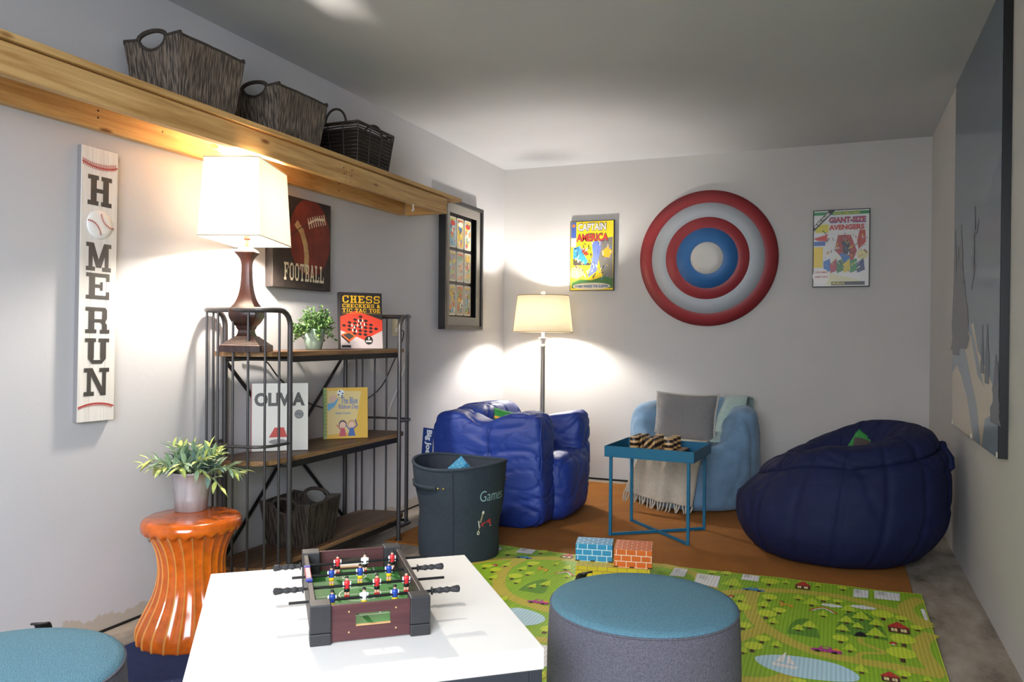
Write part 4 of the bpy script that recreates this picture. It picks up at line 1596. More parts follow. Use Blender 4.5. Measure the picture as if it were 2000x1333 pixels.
t, w, h, pl = book('picture_book', 'yellow illustrated picture book with a soccer ball, on the middle rack shelf', 'book', (.110, 3.283), (.272, 3.435), .577, .258, .016, ink('#ddb04a', .4), ink('#7f9a5a', .4))
mb = MB()
mb.flat(pl, [(.02, .02), (w * .62, .03), (w * .75, .1), (w * .85, h - .02), (.02, h - .015)], ink('#dcc48a', .4), 1)
mb.rect(pl, .002, .002, .016, h - .002, ink('#8fae6c', .4), 2)
for z in [i * h / 14 for i in range(1, 14)]:
    mb.rect(pl, .002, z, .016, z + .0022, ink('#4a6a48', .4), 3)
mb.rect(pl, .008, .002, .0095, h - .002, ink('#a06a4a', .4), 3)
mb.ell(pl, .085, h - .028, .018, .018, ink('#e9ebee', .4), 3)
for x, z in ((.08, h - .018), (.095, h - .03), (.075, h - .036), (.092, h - .042)):
    mb.ell(pl, x, z, .0045, .0045, ink('#33343a', .4), 4, 8)
mb.ell(pl, .048, h - .058, .02, .02, ink('#d8b0a0', .4), 3)
mb.flat(pl, [(.018, h - .08), (.05, h - .075), (.07, h - .055), (.078, h - .05), (.055, h - .095), (.02, h - .12)], ink('#6aa7c9', .4), 3)
for x, hd, dr in ((.095, '#4a4650', '#c45a68'), (.14, '#c99a6a', '#4a6aa8')):
    mb.ell(pl, x, .072, .020, .021, ink(hd, .4), 4)
    mb.ell(pl, x, .068, .016, .017, ink('#e6bfa6', .4), 5)
    mb.flat(pl, [(x - .009, .054), (x + .009, .054), (x + .019, .012), (x - .019, .012)], ink(dr, .4), 6)
    mb.strip(pl, [(x - .012, .045), (x - .03, .07)], .005, ink(dr, .4), 6)
mb.strip(pl, [(.15, .05), (.168, .065), (.158, .095)], .006, ink('#3f58a0', .4), 6)
mb.build('printed_cover', t)
mb = MB()
put_text(mb, pl, 'The Blue', .085, h * .68, .085, .034, ink('#5f7fae', .4), 7, .02)
mb.build('lettering', t)
mb = MB()
put_text(mb, pl, 'Ribbon Day', .075, h * .555, .10, .03, ink('#7a7fb0', .4), 7, .02)
mb.build('lettering', t)
mb = MB()
put_text(mb, pl, 'Katie Couric', .06, h * .475, .075, .013, ink('#6a8fb0', .4), 7, .02)
mb.build('lettering', t)

box_dk, box_gr = ink('#2f2c2d', .4), ink('#b9aeae', .4)
a, b = Vector((.155, 3.360)), Vector((.290, 3.545))
t, w, h, pl = book('game_box', 'dark game box reading CHESS CHECKERS & TIC TAC TOE standing on the rack', 'game box', tuple(a), tuple(b), 1.032, .292, .034, box_dk, box_dk, .08)
mb = MB()
mb.rect(pl, 0.001, .001, w - .001, .11, box_gr, 1)
mb.flat(pl, [(.001, .165), (w * .37, .198), (w - .001, .15), (w - .001, .095), (w * .55, .045), (w * .4, .06), (.001, .095)], ink('#c8412f', .4), 2)
o_, e1, e2 = Vector((.014, .125)), Vector((.0165, .0085)), Vector((.0155, -.0115))
for i in range(7):
    for j in range(7):
        if (i + j) % 2 == 0:
            p0 = o_ + e1 * (i - .5) * .9 + e2 * j * .9
            q4 = [p0, p0 + e1 * .85, p0 + (e1 + e2) * .85, p0 + e2 * .85]
            if all(.002 < v.x < w - .002 and .05 < v.y < .195 for v in q4):
                mb.flat(pl, [tuple(v) for v in q4], ink('#2b2828', .4), 3)
for x, z in ((.075, .105), (.092, .115), (.062, .115), (.11, .125), (.12, .14), (.098, .138), (.13, .12), (.066, .09), (.085, .085), (.115, .105)):
    mb.flat(pl, [(x - .0035, z), (x + .0035, z), (x + .002, z + .012), (x, z + .016), (x - .002, z + .012)], ink('#eee8dc', .4), 5)
mb.flat(pl, [(.004, .073), (.045, .09), (.085, .065), (.047, .035)], ink('#d9602f', .4), 6)
mb.flat(pl, [(.014, .071), (.045, .082), (.073, .065), (.047, .046)], ink('#3a3a38', .4), 7)
mb.flat(pl, [(.004, .073), (.047, .035), (.047, .026), (.004, .062)], ink('#2b2828', .4), 6)
mb.ell(pl, w * .66, .044, .0225, .0225, ink('#2b2828', .4), 8)
mb.rect(pl, .006, .006, .055, .019, ink('#2b2828', .4), 4)
mb.build('printed_cover', t)
mb = MB()
ylw = ink('#e6b62c', .4)
put_slab(mb, pl, 'CHESS', .012, .237, w - .022, .038, ylw, 6, .12)
mb.build('lettering', t)
mb = MB()
put_slab(mb, pl, 'CHECKERS &', .012, .213, w - .022, .019, ylw, 6, .12)
mb.build('lettering', t)
mb = MB()
put_slab(mb, pl, 'TIC TAC TOE', .012, .189, w - .022, .019, ylw, 6, .12)
mb.rect(pl, .012, .1825, w - .01, .1845, ink('#b8902c', .4), 6)
mb.build('lettering', t)
mb = MB()
put_text(mb, pl, '3', w * .66 - .004, .047, .009, .013, white_ink, 10, .03)
put_text(mb, pl, 'GAMES', w * .66 - .016, .034, .032, .009, white_ink, 10, .03)
mb.build('lettering', t)

# ------------------------------------------------------------------ floor coverings
rust = mat('rust_orange_rug', '#9a5f18', 0.95, 0.12, 5, 0.6, 260)
navy_rug = mat('navy_blue_rug', '#22345f', 0.95, 0.15, 30, 0.7, 240)
o = MB().span((.275, 3.60, .0005), (2.806, 5.70, .008), rust).build('orange_rug', bevel=.003)
tag(o, 'rust orange rug under the bean bags and the blue tray table', 'rug')
mb = MB()
mb.prism([(.19, -.6), (1.55, -.6), (1.55, 2.36), (.19, 2.105)], .0005, .008, navy_rug)
o = mb.build('blue_rug', bevel=.003)
tag(o, 'navy blue rug under the orange stool and the white table', 'rug')


def mat_print(name, col):
    """printed foam: fine ribs across the mat, the same on every ink"""
    return ridged('play_mat_' + name, col, 22, .55, .45, 0.10, (0, 0, 0), .0012)


G = {k: mat_print(k, c) for k, c in dict(grass='#8fb82a', hill='#5f8f2c', tree='#c6d83a', pine='#bcd436', trunk='#5a3a24', road='#c0b448', lake='#b9dcea', white='#eceae8',
                                         red='#c2392f', house='#5a3626', pane='#efe0a0', blue='#3f86c0', magenta='#b23a90', orange='#e8a030', dark='#26221f', edge='#c9d93a', dog='#e0a23a', grey='#9a9a98').items()}
ZM = .0125
t = thing('play_mat', 'lime green printed foam play mat with roads, trees, houses and lakes', 'play mat', (1.8, 2.85, 0))
far_l, far_r, near_r, near_l = (.80, 3.745), (2.835, 3.765), (2.828, 1.6), (.80, 1.6)


def wavy():
    P = []
    for i in range(41):
        f = i / 40
        x = far_l[0] + (far_r[0] - far_l[0]) * f
        P.append((x, far_l[1] + (far_r[1] - far_l[1]) * f + .006 * math.sin(x * 9) + .004 * math.sin(x * 23)))
    return P


edge = wavy()
poly_ = [near_l, near_r] + [(2.834, 3.70)] + edge[::-1]
mb = MB()
mb.prism([(x - 1.8, y - 2.85) for x, y in poly_], .0085, ZM, G['grass'])
mb.build('foam_sheet', t)
pl = plane((-1.8, -2.85, ZM), (1, 0, 0), (0, 1, 0), .00016)
mb = MB()
roads = [
    [[2.03, 3.412], [2.086, 3.47], [2.169, 3.529], [2.267, 3.572], [2.366, 3.594], [2.513, 3.594], [2.629, 3.542], [2.738, 3.483], [2.789, 3.431], [2.826, 3.377]],
    [[2.173, 3.52], [2.167, 3.389], [2.188, 3.24], [2.236, 3.117], [2.314, 3.019], [2.39, 2.953], [2.471, 2.916], [2.573, 2.904], [2.699, 2.899], [2.797, 2.891], [2.823, 2.883]],
    [[2.249, 3.089], [2.197, 3.0], [2.152, 2.917]], [[2.83, 3.694], [2.809, 3.673], [2.761, 3.57], [2.765, 3.476], [2.801, 3.383], [2.826, 3.346]],
    [[2.828, 3.281], [2.789, 3.196], [2.775, 3.099], [2.789, 2.992], [2.808, 2.908]], [[2.215, 2.587], [2.306, 2.621], [2.35, 2.67], [2.362, 2.701]],
    [[.874, 3.4], [.976, 3.516], [1.074, 3.575], [1.185, 3.624], [1.331, 3.661], [1.5, 3.70], [1.695, 3.725], [1.755, 3.735], [1.9, 3.66], [2.03, 3.412]], [[1.079, 3.562], [1.06, 3.415], [1.101, 3.229], [1.18, 3.079], [1.289, 3.0], [1.385, 2.963], [1.457, 2.946], [1.7, 2.95], [2.152, 2.917]],
    [[1.06, 3.05], [1.121, 3.098], [1.17, 3.13]], [[1.3, 2.60], [1.476, 2.628], [1.539, 2.648], [1.75, 2.7]], [[1.4, 2.15], [1.592, 2.328], [1.637, 2.378], [1.8, 2.45], [2.215, 2.587]]]
for i, r in enumerate(roads):
    P = catmull([tuple(p) for p in r], 4)
    mb.strip(pl, P, .058, G['road'], 2 + i * .15)
mb.strip(pl, catmull([(2.581, 3.128), (2.582, 3.082), (2.611, 3.057), (2.652, 3.023), (2.639, 3.003), (2.584, 2.979), (2.569, 2.944), (2.575, 2.912)], 4), .02, G['road'], 4)
for pts in ([[2.241, 2.794], [2.266, 2.822], [2.324, 2.851], [2.413, 2.862], [2.501, 2.846], [2.556, 2.798], [2.569, 2.754], [2.546, 2.719], [2.464, 2.692], [2.372, 2.686], [2.299, 2.712], [2.255, 2.752]],
            [[1.20, 2.87], [1.284, 2.899], [1.322, 2.919], [1.387, 2.906], [1.441, 2.874], [1.465, 2.83], [1.453, 2.782], [1.416, 2.748], [1.365, 2.734], [1.31, 2.745], [1.24, 2.79]]):
    mb.flat(pl, catmull([tuple(p) for p in pts] + [tuple(pts[0])], 3)[:-1], G['lake'], 4)
for pts in ([[2.33, 3.066], [2.334, 3.143], [2.352, 3.221], [2.379, 3.256], [2.407, 3.245], [2.431, 3.169], [2.446, 3.065]], [[2.496, 3.148], [2.509, 3.29], [2.54, 3.396], [2.58, 3.432], [2.624, 3.395], [2.661, 3.27], [2.674, 3.141]],
            [[1.234, 3.121], [1.244, 3.221], [1.279, 3.303], [1.312, 3.293], [1.34, 3.206], [1.35, 3.122], [1.292, 3.118]]):
    mb.flat(pl, catmull([tuple(p) for p in pts], 3), G['hill'], 4)
mb.flat(pl, [(2.558, 3.139), (2.569, 3.18), (2.583, 3.197), (2.598, 3.184), (2.604, 3.147)], G['dark'], 5)
RT = [[2.224, 3.621, .116], [2.031, 3.704, .06], [2.24, 3.409, .093], [2.289, 3.266, .078], [2.245, 3.188, .108], [2.175, 3.036, .085], [2.252, 2.93, .078], [2.228, 2.833, .097], [2.668, 3.357, .121], [2.735, 3.372, .07], [2.723, 3.1, .123], [2.709, 2.949, .137], [2.514, 3.045, .081], [2.702, 2.809, .068], [2.449, 3.489, .083], [2.505, 3.493, .058], [2.525, 3.684, .064], [2.14, 3.219, .121], [2.782, 3.286, .065], [2.389, 2.627, .047], [1.128, 3.678, .075], [.972, 3.336, .078], [1.032, 3.298, .082], [1.156, 3.458, .089], [1.196, 3.325, .061], [1.152, 3.239, .095], [1.505, 2.701, .081], [.94, 3.181, .062], [1.966, 3.688, .06], [2.029, 3.70, .05]]
PT = [[2.073, 3.527, .15], [2.291, 3.676, .07], [2.424, 3.689, .06], [2.13, 3.352, .1], [2.225, 3.314, .096], [2.352, 3.47, .083], [2.405, 3.413, .115], [2.274, 3.139, .081], [2.302, 2.909, .071], [2.368, 3.105, .076], [2.405, 3.144, .099], [2.545, 3.394, .105], [2.589, 3.317, .115], [2.536, 3.258, .099], [2.575, 3.219, .074], [2.642, 3.27, .095], [2.521, 3.163, .088], [2.635, 3.147, .114], [2.544, 2.969, .086], [2.576, 2.794, .081], [2.452, 3.301, .074], [2.199, 2.804, .069], [2.771, 2.805, .058], [.988, 3.58, .142], [1.196, 3.70, .04], [.938, 3.70, .04], [1.05, 3.405, .078], [1.141, 3.377, .086], [1.191, 3.193, .074], [1.275, 3.161, .071], [1.318, 3.207, .091], [1.259, 3.525, .058], [1.328, 3.471, .09], [1.372, 3.361, .065], [1.068, 3.202, .082], [1.224, 2.961, .07]]
for i, (x, y, h) in enumerate(RT):
    w = h * .42 if h > .05 else .03
    mb.rect(pl, x - .008, y, x + .008, y + h * .3, G['trunk'], 6)
    mb.ell(pl, x, y + h * .64, w * .82, h * .38, G['tree'], 7)
for i, (x, y, h) in enumerate(PT):
    w = h * .34
    mb.rect(pl, x - .007, y, x + .007, y + h * .3, G['trunk'], 6.5)
    mb.flat(pl, [(x - w, y + h * .2), (x + w, y + h * .2), (x + w * .55, y + h * .45), (x + w * .75, y + h * .45), (x + w * .32, y + h * .72), (x + w * .45, y + h * .72), (x, y + h), (x - w * .45, y + h * .72), (x - w * .32, y + h * .72), (x - w * .75, y + h * .45), (x - w * .55, y + h * .45)], G['pine'], 7.5)
for x0, x1, y0, h in ((2.331, 2.395, 3.628, .12), (2.678, 2.755, 3.236, .125), (2.632, 2.690, 2.765, .085), (1.237, 1.30, 3.66, .08)):
    w = x1 - x0
    mb.rect(pl, x0 + .002, y0, x1 - .002, y0 + h * .5, G['house'], 8)
    mb.flat(pl, [(x0 - .004, y0 + h * .45), (x1 + .004, y0 + h * .45), ((x0 + x1) / 2, y0 + h)], G['red'], 9)
    for k in (.16, .58):
        mb.rect(pl, x0 + w * k, y0 + h * .1, x0 + w * (k + .26), y0 + h * .36, G['pane'], 9)
        mb.rect(pl, x0 + w * (k + .12), y0 + h * .1, x0 + w * (k + .14), y0 + h * .36, G['house'], 10)
for x, y, w, c, load in ((2.123, 3.512, .09, 'blue', 0), (2.418, 2.925, .10, 'magenta', 1), (1.04, 3.565, .08, 'blue', 0), (1.325, 2.985, .09, 'magenta', 1)):
    h = w * .62
    mb.flat(pl, [(x, y + h * .2), (x + w, y + h * .2), (x + w, y + h * .55), (x + w * .72, y + h * .6), (x + w * .62, y + h), (x + w * .3, y + h), (x + w * .24, y + h * .6), (x, y + h * .5)], G[c], 9)
    mb.flat(pl, [(x + w * .32, y + h * .64), (x + w * .58, y + h * .64), (x + w * .56, y + h * .9), (x + w * .36, y + h * .9)], G['grass'], 10)
    if load:
        mb.flat(pl, [(x + w * .64, y + h * .6), (x + w * .98, y + h * .6), (x + w * .82, y + h * .98)], G['orange'], 10)
    for k in (.2, .76):
        mb.ell(pl, x + w * k, y + h * .2, w * .1, h * .16, G['dark'], 10, 12)
for x, y, w, h in ((2.482, 3.455, .066, .05), (2.600, 3.485, .08, .06)):
    for k, s in ((-.3, .7), (0, 1), (.3, .7)):
        mb.ell(pl, x + k * w, y, w * .3, h * .42 * s, G['white'], 8 + k)
for (x0, y0, x1, y1) in ((2.398, 3.36, 2.503, 3.40), (1.30, 3.405, 1.395, 3.44)):
    for k, c in ((0, 'red'), (.007, 'orange'), (.014, 'lake')):
        mb.strip(pl, catmull([(x0 + k, y0), (x0 + .03, y1 - k), ((x0 + x1) / 2, y1 + .018 - k), (x1 - .03, y1 - k), (x1 - k, y0)], 4), .0075, G[c], 9)
for x, y in ((2.271, 3.365), (1.191, 3.415)):
    mb.flat(pl, [(x, y + .05), (x + .028, y + .06), (x + .02, y + .035), (x + .065, y + .035), (x + .065, y), (x + .055, y), (x + .053, y + .018), (x + .03, y + .018), (x + .028, y), (x + .018, y), (x + .016, y + .035)], G['dog'], 9)
    mb.ell(pl, x + .022, y + .062, .008, .005, G['dark'], 10, 8)
mb.flat(pl, [(2.296, 2.775), (2.384, 2.765), (2.375, 2.74), (2.305, 2.748)], G['white'], 8)
mb.flat(pl, [(2.306, 2.785), (2.335, 2.785), (2.34, 2.885)], G['white'], 8)
mb.flat(pl, [(2.345, 2.78), (2.375, 2.775), (2.346, 2.86)], G['white'], 8.5)
for x, y in ((2.688, 3.106), (2.09, 3.396), (1.0, 3.40)):
    mb.ell(pl, x, y + .012, .013, .014, G['red'], 9, 12)
    mb.rect(pl, x - .005, y - .006, x + .005, y + .005, G['white'], 9)
sheets = [[(2.102, 3.662), (2.177, 3.659), (2.175, 3.745), (2.102, 3.748)], [(2.565, 3.607), (2.623, 3.615), (2.628, 3.725), (2.569, 3.724)], [(2.648, 3.622), (2.744, 3.629), (2.75, 3.738), (2.65, 3.735)], [(2.813, 3.554), (2.828, 3.562), (2.830, 3.418), (2.816, 3.434)],
          [(1.914, 3.53), (2.02, 3.496), (2.01, 3.67), (1.906, 3.674)], [(1.007, 3.65), (1.093, 3.655), (1.085, 3.738), (1.002, 3.735)], [(1.794, 3.586), (1.861, 3.591), (1.856, 3.717), (1.794, 3.721)], [(.889, 3.491), (.935, 3.498), (.915, 3.70), (.878, 3.70)], [(1.50, 2.46), (1.619, 2.428), (1.60, 2.60), (1.49, 2.60)]]
for q4 in sheets:
    mb.flat(pl, q4, G['white'], 8.2)
    (ax_, ay_), (bx_, by_), _, (dx_, dy_) = q4
    for k in range(5):
        f = .55 + k * .08
        x, y = ax_ + (dx_ - ax_) * f, ay_ + (dy_ - ay_) * f
        mb.strip(pl, [(x + (bx_ - ax_) * .12, y + (by_ - ay_) * .12), (x + (bx_ - ax_) * (.5 - .1 * (k % 2)), y + (by_ - ay_) * .5)], .004, G['grey'], 9)
# sprigs that fill the part near the white table
rnd = random.Random(8)
for i in range(26):
    x, y = rnd.uniform(1.0, 2.2), rnd.uniform(1.75, 2.55)
    h = rnd.uniform(.07, .11)
    mb.rect(pl, x - .008, y, x + .008, y + h * .3, G['trunk'], 5.5)
    mb.ell(pl, x, y + h * .64, h * .36, h * .38, G['tree'], 6.2)
mb.build('printed_picture', t)
MB().tube([(x - 1.8, y - 2.85, .0105) for x, y in [(2.828, 1.6), (2.834, 3.70)] + edge[::-1]], .0026, G['edge'], 6).build('edge_strip', t)

# ------------------------------------------------------------------ toy cardboard bricks
def toy_block(name, label, corner, ang, w, d, h, z, face, joint, group='toy cardboard bricks'):
    t = thing(name, label, 'toy brick', (*corner, z), ang, group)
    m = brick_print('brick_print_' + face.lstrip('#'), face, joint)
    mb = MB()
    mb.uv = []
    off = .012
    for quad, uvq in (([(0, 0, 0), (w, 0, 0), (w, 0, h), (0, 0, h)], [(off, 0), (off + w, 0), (off + w, h), (off, h)]), ([(w, d, 0), (0, d, 0), (0, d, h), (w, d, h)], [(off, 0), (off + w, 0), (off + w, h), (off, h)]),
                      ([(0, 0, h), (w, 0, h), (w, d, h), (0, d, h)], [(off, h), (off + w, h), (off + w, h + d), (off, h + d)]), ([(0, d, 0), (w, d, 0), (w, 0, 0), (0, 0, 0)], [(0, 0), (w, 0), (w, d), (0, d)]),
                      ([(0, d, 0), (0, 0, 0), (0, 0, h), (0, d, h)], [(0, 0), (d, 0), (d, h), (0, h)]), ([(w, 0, 0), (w, d, 0), (w, d, h), (w, 0, h)], [(0, 0), (d, 0), (d, h), (0, h)])):
        mb.add(quad, [(0, 1, 2, 3)], m)
        mb.uv += uvq
    mb.build('carton', t)
    mb = MB()
    for k in (0.0, .42, .9):
        mb.box((w * (k + .05), -.0006, .002), (w * .12, .001, .005), ink('#3a2a20', .8))
    mb.build('tab_slots', t)
    return t


toy_block('toy_brick', 'long yellow toy cardboard brick on the play mat under two others', (1.428, 3.325), math.radians(12), .325, .13, .072, .0145, '#d9c22a', '#a9853a')
toy_block('toy_brick', 'blue toy cardboard brick on the left of the yellow one', (1.404, 3.40), math.radians(12), .165, .12, .078, .087, '#2f93c4', '#d9eef5')
toy_block('toy_brick', 'orange toy cardboard brick on the right of the yellow one', (1.589, 3.378), math.radians(11), .165, .17, .078, .087, '#dd6a24', '#f5ddc8')

# ------------------------------------------------------------------ white table
white_top = mat('white_laminate', '#f6f4ee', 0.35, 0.02, 4)
white_edge = mat('white_edge_band', '#f0eeea', 0.4)
frame_m = mat('charcoal_steel', '#3b3f47', 0.45, 0.06, 20, metal=.3)
A_, B_, C_ = Vector((.858, 1.752)), Vector((1.433, 2.223)), Vector((1.888, 1.611))
u_ = (B_ - A_).normalized()
v_ = Vector((u_.y, -u_.x))
ctr = (A_ + C_) / 2
tw, td = .745, .762
t = thing('coffee_table', 'square white topped table with charcoal steel frame in the foreground', 'table', (ctr.x, ctr.y, .0128), math.atan2(u_.y, u_.x))
MB().span((-tw / 2, -td / 2, .359), (tw / 2, td / 2, .4072), white_top).build('tabletop', t, .004, 3)
q = .030
for sx in (-1, 1):
    for sy in (-1, 1):
        x, y = sx * (tw / 2 - q / 2 - .004), sy * (td / 2 - q / 2 - .004)
        MB().span((x - q / 2, y - q / 2, 0), (x + q / 2, y + q / 2, .3585), frame_m).build('leg', t, .002)
for sy in (-1, 1):
    y = sy * (td / 2 - q / 2 - .004)
    MB().span((-tw / 2 + q + .004, y - q / 2, .3285), (tw / 2 - q - .004, y + q / 2, .3585), frame_m).build('top_rail', t, .002)
    MB().span((-tw / 2 + q + .004, y - q / 2, .001), (tw / 2 - q - .004, y + q / 2, .026), frame_m).build('floor_rail', t, .002)
for sx in (-1, 1):
    x = sx * (tw / 2 - q / 2 - .004)
    MB().span((x - q / 2, -td / 2 + q + .004, .3285), (x + q / 2, td / 2 - q - .004, .3585), frame_m).build('top_rail', t, .002)

# ------------------------------------------------------------------ tabletop football game
maroon = wood('maroon_side_board', '#3e1f22', '#5c3334', 0.45, 0, 1.0)
plast = mat('charcoal_plastic', '#2b2b2e', 0.5, 0.1, 60)
rail_m = mat('dark_rail', '#3a322e', 0.5, 0.12, 40)
field = mat('green_pitch', '#3f8a3c', 0.6, 0.08, 20)
line_w = ink('#e9ece4', .5)
rod_m = mat('black_steel_rod', '#2a2a2c', 0.3, metal=.6)
rod_c = mat('bright_rod_end', '#8d8f96', 0.25, metal=.8)
grip_m = mat('rubber_grip', '#2e2e30', 0.6, 0.1, 60, .4, 200)
t = thing('foosball_game', 'small tabletop foosball game with red and blue players on the white table', 'game', (1.43, 1.416, .4203), math.radians(39.5))
gw, gd, gh = .268, .478, .090
cp = .046
for x, y in ((0, 0), (gw - cp, 0), (0, gd - cp), (gw - cp, gd - cp)):
    MB().span((x, y, 0), (x + cp, y + cp, .0265), plast).build('foot_cap', t, .0025)
    MB().span((x, y, .0275), (x + cp, y + cp, gh), plast).build('corner_post', t, .0025)
WX0, WX1, WZ0, WZ1 = .100, .178, .034, .062
for y in (.008, gd - .018):
    mb = MB()
    mb.span((cp, y, .004), (gw - cp, y + .010, WZ0), maroon)
    mb.span((cp, y, WZ1), (gw - cp, y + .010, .084), maroon)
    mb.span((cp, y, WZ0), (WX0, y + .010, WZ1), maroon)
    mb.span((WX1, y, WZ0), (gw - cp, y + .010, WZ1), maroon)
    mb.build('end_board', t)
    trim = MB()
    s_ = ink('#c9a06a', .6)
    trim.span((WX0, y + .001, WZ0 - .0005), (WX1, y + .009, WZ0 + .002), s_)
    trim.build('goal_sill', t)
for x in (.003, gw - .015):
    MB().span((x, cp, .004), (x + .012, gd - cp, .086), rail_m).build('side_rail', t, .0015)
MB().span((.015, .018, .026), (gw - .015, gd - .018, .030), field).build('pitch', t)
pl = plane((0, 0, .0302), (1, 0, 0), (0, 1, 0), .0001)
mb = MB()
mb.rect(pl, .016, gd / 2 - .0015, gw - .016, gd / 2 + .0015, line_w, 1)
mb.ring(pl, gw / 2, gd / 2, .050, .053, line_w, 2)
for sy in (0, 1):
    def Y(v):
        return v if sy == 0 else gd - v
    for x in (.075, gw - .075):
        mb.rect(pl, x - .0015, Y(.02), x + .0015, Y(.085), line_w, 1)
    mb.rect(pl, .0735, Y(.0835), gw - .0735, Y(.0865), line_w, 2)
    mb.ring(pl, gw / 2, Y(.09), .030, .033, line_w, 3, 20, 0.0 if sy == 0 else PI, PI if sy == 0 else 2 * PI)
mb.build('pitch_lines', t)
for x, z in ((.085, .068), (.19, .068), (.085, .022), (.19, .022)):
    MB().lathe([(.0022, 0), (.0016, .001), (.0005, .0013)], ink('#c9a070', .3), 8).build('screw', t).matrix_local = Matrix.Translation((x, .0078, z)) @ Matrix.Rotation(PI / 2, 4, 'X')
# score slider on the left rail
MB().span((.000, .196, .0862), (.014, .300, .090), ink('#c23a34', .4)).build('score_counter', t, .001)
for i in range(9):
    MB().span((.002, .203 + i * .0105, .0902), (.012, .2065 + i * .0105, .0912), ink('#efeae4', .4)).build('score_bead', t)
for y in (.190, .300):
    MB().span((-.001, y, .0862), (.015, y + .016, .0915), ink('#2d3a9a', .4)).build('score_end', t, .001)

skin = ink('#e3b49c', .45)


def player(shirt, shorts, socks, sleeve):
    """players hang on the rod; rod axis is local x at z=0"""
    mb = MB()
    sh_, so_, sk_, hair, shoe = ink(shirt, .35), ink(shorts, .35), ink(socks, .35), ink('#1d1917', .4), ink('#151414', .4)

    def ov(prof, mt, kx=1.0, ky=.7, cx=0, cy=0):
        n = 12
        mb.grid([[(cx + r * kx * math.cos(2 * PI * j / n), cy + r * ky * math.sin(2 * PI * j / n), z) for j in range(n)] for r, z in prof], mt, True)
    ov([(.0005, .0225), (.0032, .0218), (.0040, .018), (.0036, .0145), (.0024, .0125)], skin, 1, 1.0)
    ov([(.0005, .0236), (.0034, .0225), (.0043, .0195), (.0042, .0180)], hair, 1.02, 1.05, 0, .0006)
    ov([(.0022, .0135), (.0050, .0120), (.0078, .0095), (.0078, .0040), (.0066, -.0035), (.0060, -.0075)], sh_)
    for s in (-1, 1):
        ov([(.0008, .0105), (.0022, .0095), (.0024, .004), (.0020, -.004), (.0008, -.0055)], ink(sleeve, .35), 1, 1, s * .0082, -.0006)
        ov([(.0036, -.0145), (.0032, -.020), (.0030, -.0225)], skin, 1, 1, s * .0032)
        ov([(.0030, -.0225), (.0030, -.0285), (.0026, -.0315)], sk_, 1, 1, s * .0032)
        mb.box((s * .0032, -.0012, -.0325), (.0048, .0085, .0030), shoe)
    ov([(.0062, -.0065), (.0070, -.010), (.0070, -.0150), (.0005, -.0152)], so_)
    return mb


def grip(x0, sgn):
    prof = [(.004, 0), (.0095, .0005), (.0095, .003), (.0055, .004), (.0055, .016)] + [(.0065 + .0012 * math.sin(i * 1.35), .017 + i * .0037) for i in range(11)] + [(.0078, .0595), (.0088, .064), (.0075, .069), (.0005, .0715)]
    mb = MB()
    mb.lathe(prof, grip_m, 16)
    mb.v = [(x0 + sgn * z, x, y) for x, y, z in mb.v]
    return mb


RODS = [(.086, 'R', -.043, .290, ((.054, 0), (.127, 1), (.199, 0)), 'blue'), (.181, 'L', .010, .338, ((.096, 0), (.169, 0), (.242, 0)), 'red'),
        (.277, 'R', -.031, .320, ((.066, 0), (.138, 0), (.212, 0)), 'blue'), (.376, 'L', .0, .330, ((.089, 0), (.161, 1), (.235, 0)), 'red')]
kits = {('red', 0): ('#cf2f33', '#1d1b1c', '#c8282d', '#efeeee'), ('red', 1): ('#e9e9e6', '#1d1b1c', '#c8282d', '#e9e9e6'), ('blue', 0): ('#26469c', '#e3c21f', '#e3c21f', '#efeeee'), ('blue', 1): ('#e6e4dc', '#e3c21f', '#e3c21f', '#efeeee')}
RZ = .0725
for y, side, xa, xb, men, team in RODS:
    rd = MB()
    if side == 'R':
        rd.tube([(xa, y, RZ), (xb, y, RZ)], .0033, rod_m, 10)
    else:
        rd.tube([(xa - .02, y, RZ), (xb, y, RZ)], .0033, rod_m, 10)
    rod = rd.build('rod', t)
    g = grip(.286, 1) if side == 'R' else grip(-.006, -1)
    g.v = [(a, b + y, c + RZ) for a, b, c in g.v]
    g.build('handle', rod)
    for x in (.013, gw - .013):
        MB().tube([(x - .004, y, RZ), (x + .004, y, RZ)], .0062, plast, 10).build('bearing', rod)
    for x, k in men:
        p = player(*kits[(team, k)]).build('player', rod)
        p.location = (x, y, RZ)
        p.rotation_euler = (0, 0, PI if team == 'blue' else 0)
        MB().tube([(x - .006, y, RZ), (x + .006, y, RZ)], .0045, plast, 8).build('clamp', rod)

# ------------------------------------------------------------------ poufs
teal = mat('teal_felt', '#557f8f', 0.95, 0.14, 160, .5, 300)
grey_f = mat('grey_melange_felt', '#5f5d68', 0.95, 0.28, 220, .5, 300)
strap_m = mat('black_leather_strap', '#2b2724', 0.5, 0.1, 30)


def pouf(label, x, y, rz, z0=.0):
    t = thing('pouf', label, 'pouf', (x, y, z0), rz)
    R0 = .243
    MB().lathe(catmull([(.235, .0), (.247, .02), (.252, .12), (.251, .26), (.247, .36), (.243, .390)], 5), grey_f, 72).build('side_cover', t)
    MB().lathe([(.243, .390), (.240, .398), (.225, .404), (.18, .409), (.1, .412), (.0005, .413)], teal, 72, cap=False).build('seat_top', t)
    MB().tube([(.2435 * math.cos(2 * PI * i / 72), .2435 * math.sin(2 * PI * i / 72), .390) for i in range(72)], .0028, grey_f, 6, True).build('piping', t)
    rows = []
    for k in range(13):
        a = PI * k / 12
        d, zz = .247 + .036 * math.sin(a), .372 + .034 * math.cos(a)
        rows.append([(-.018, d, zz), (.018, d, zz)])
    MB().grid(rows, strap_m).build('handle_strap', t, solid=.004)
    return t


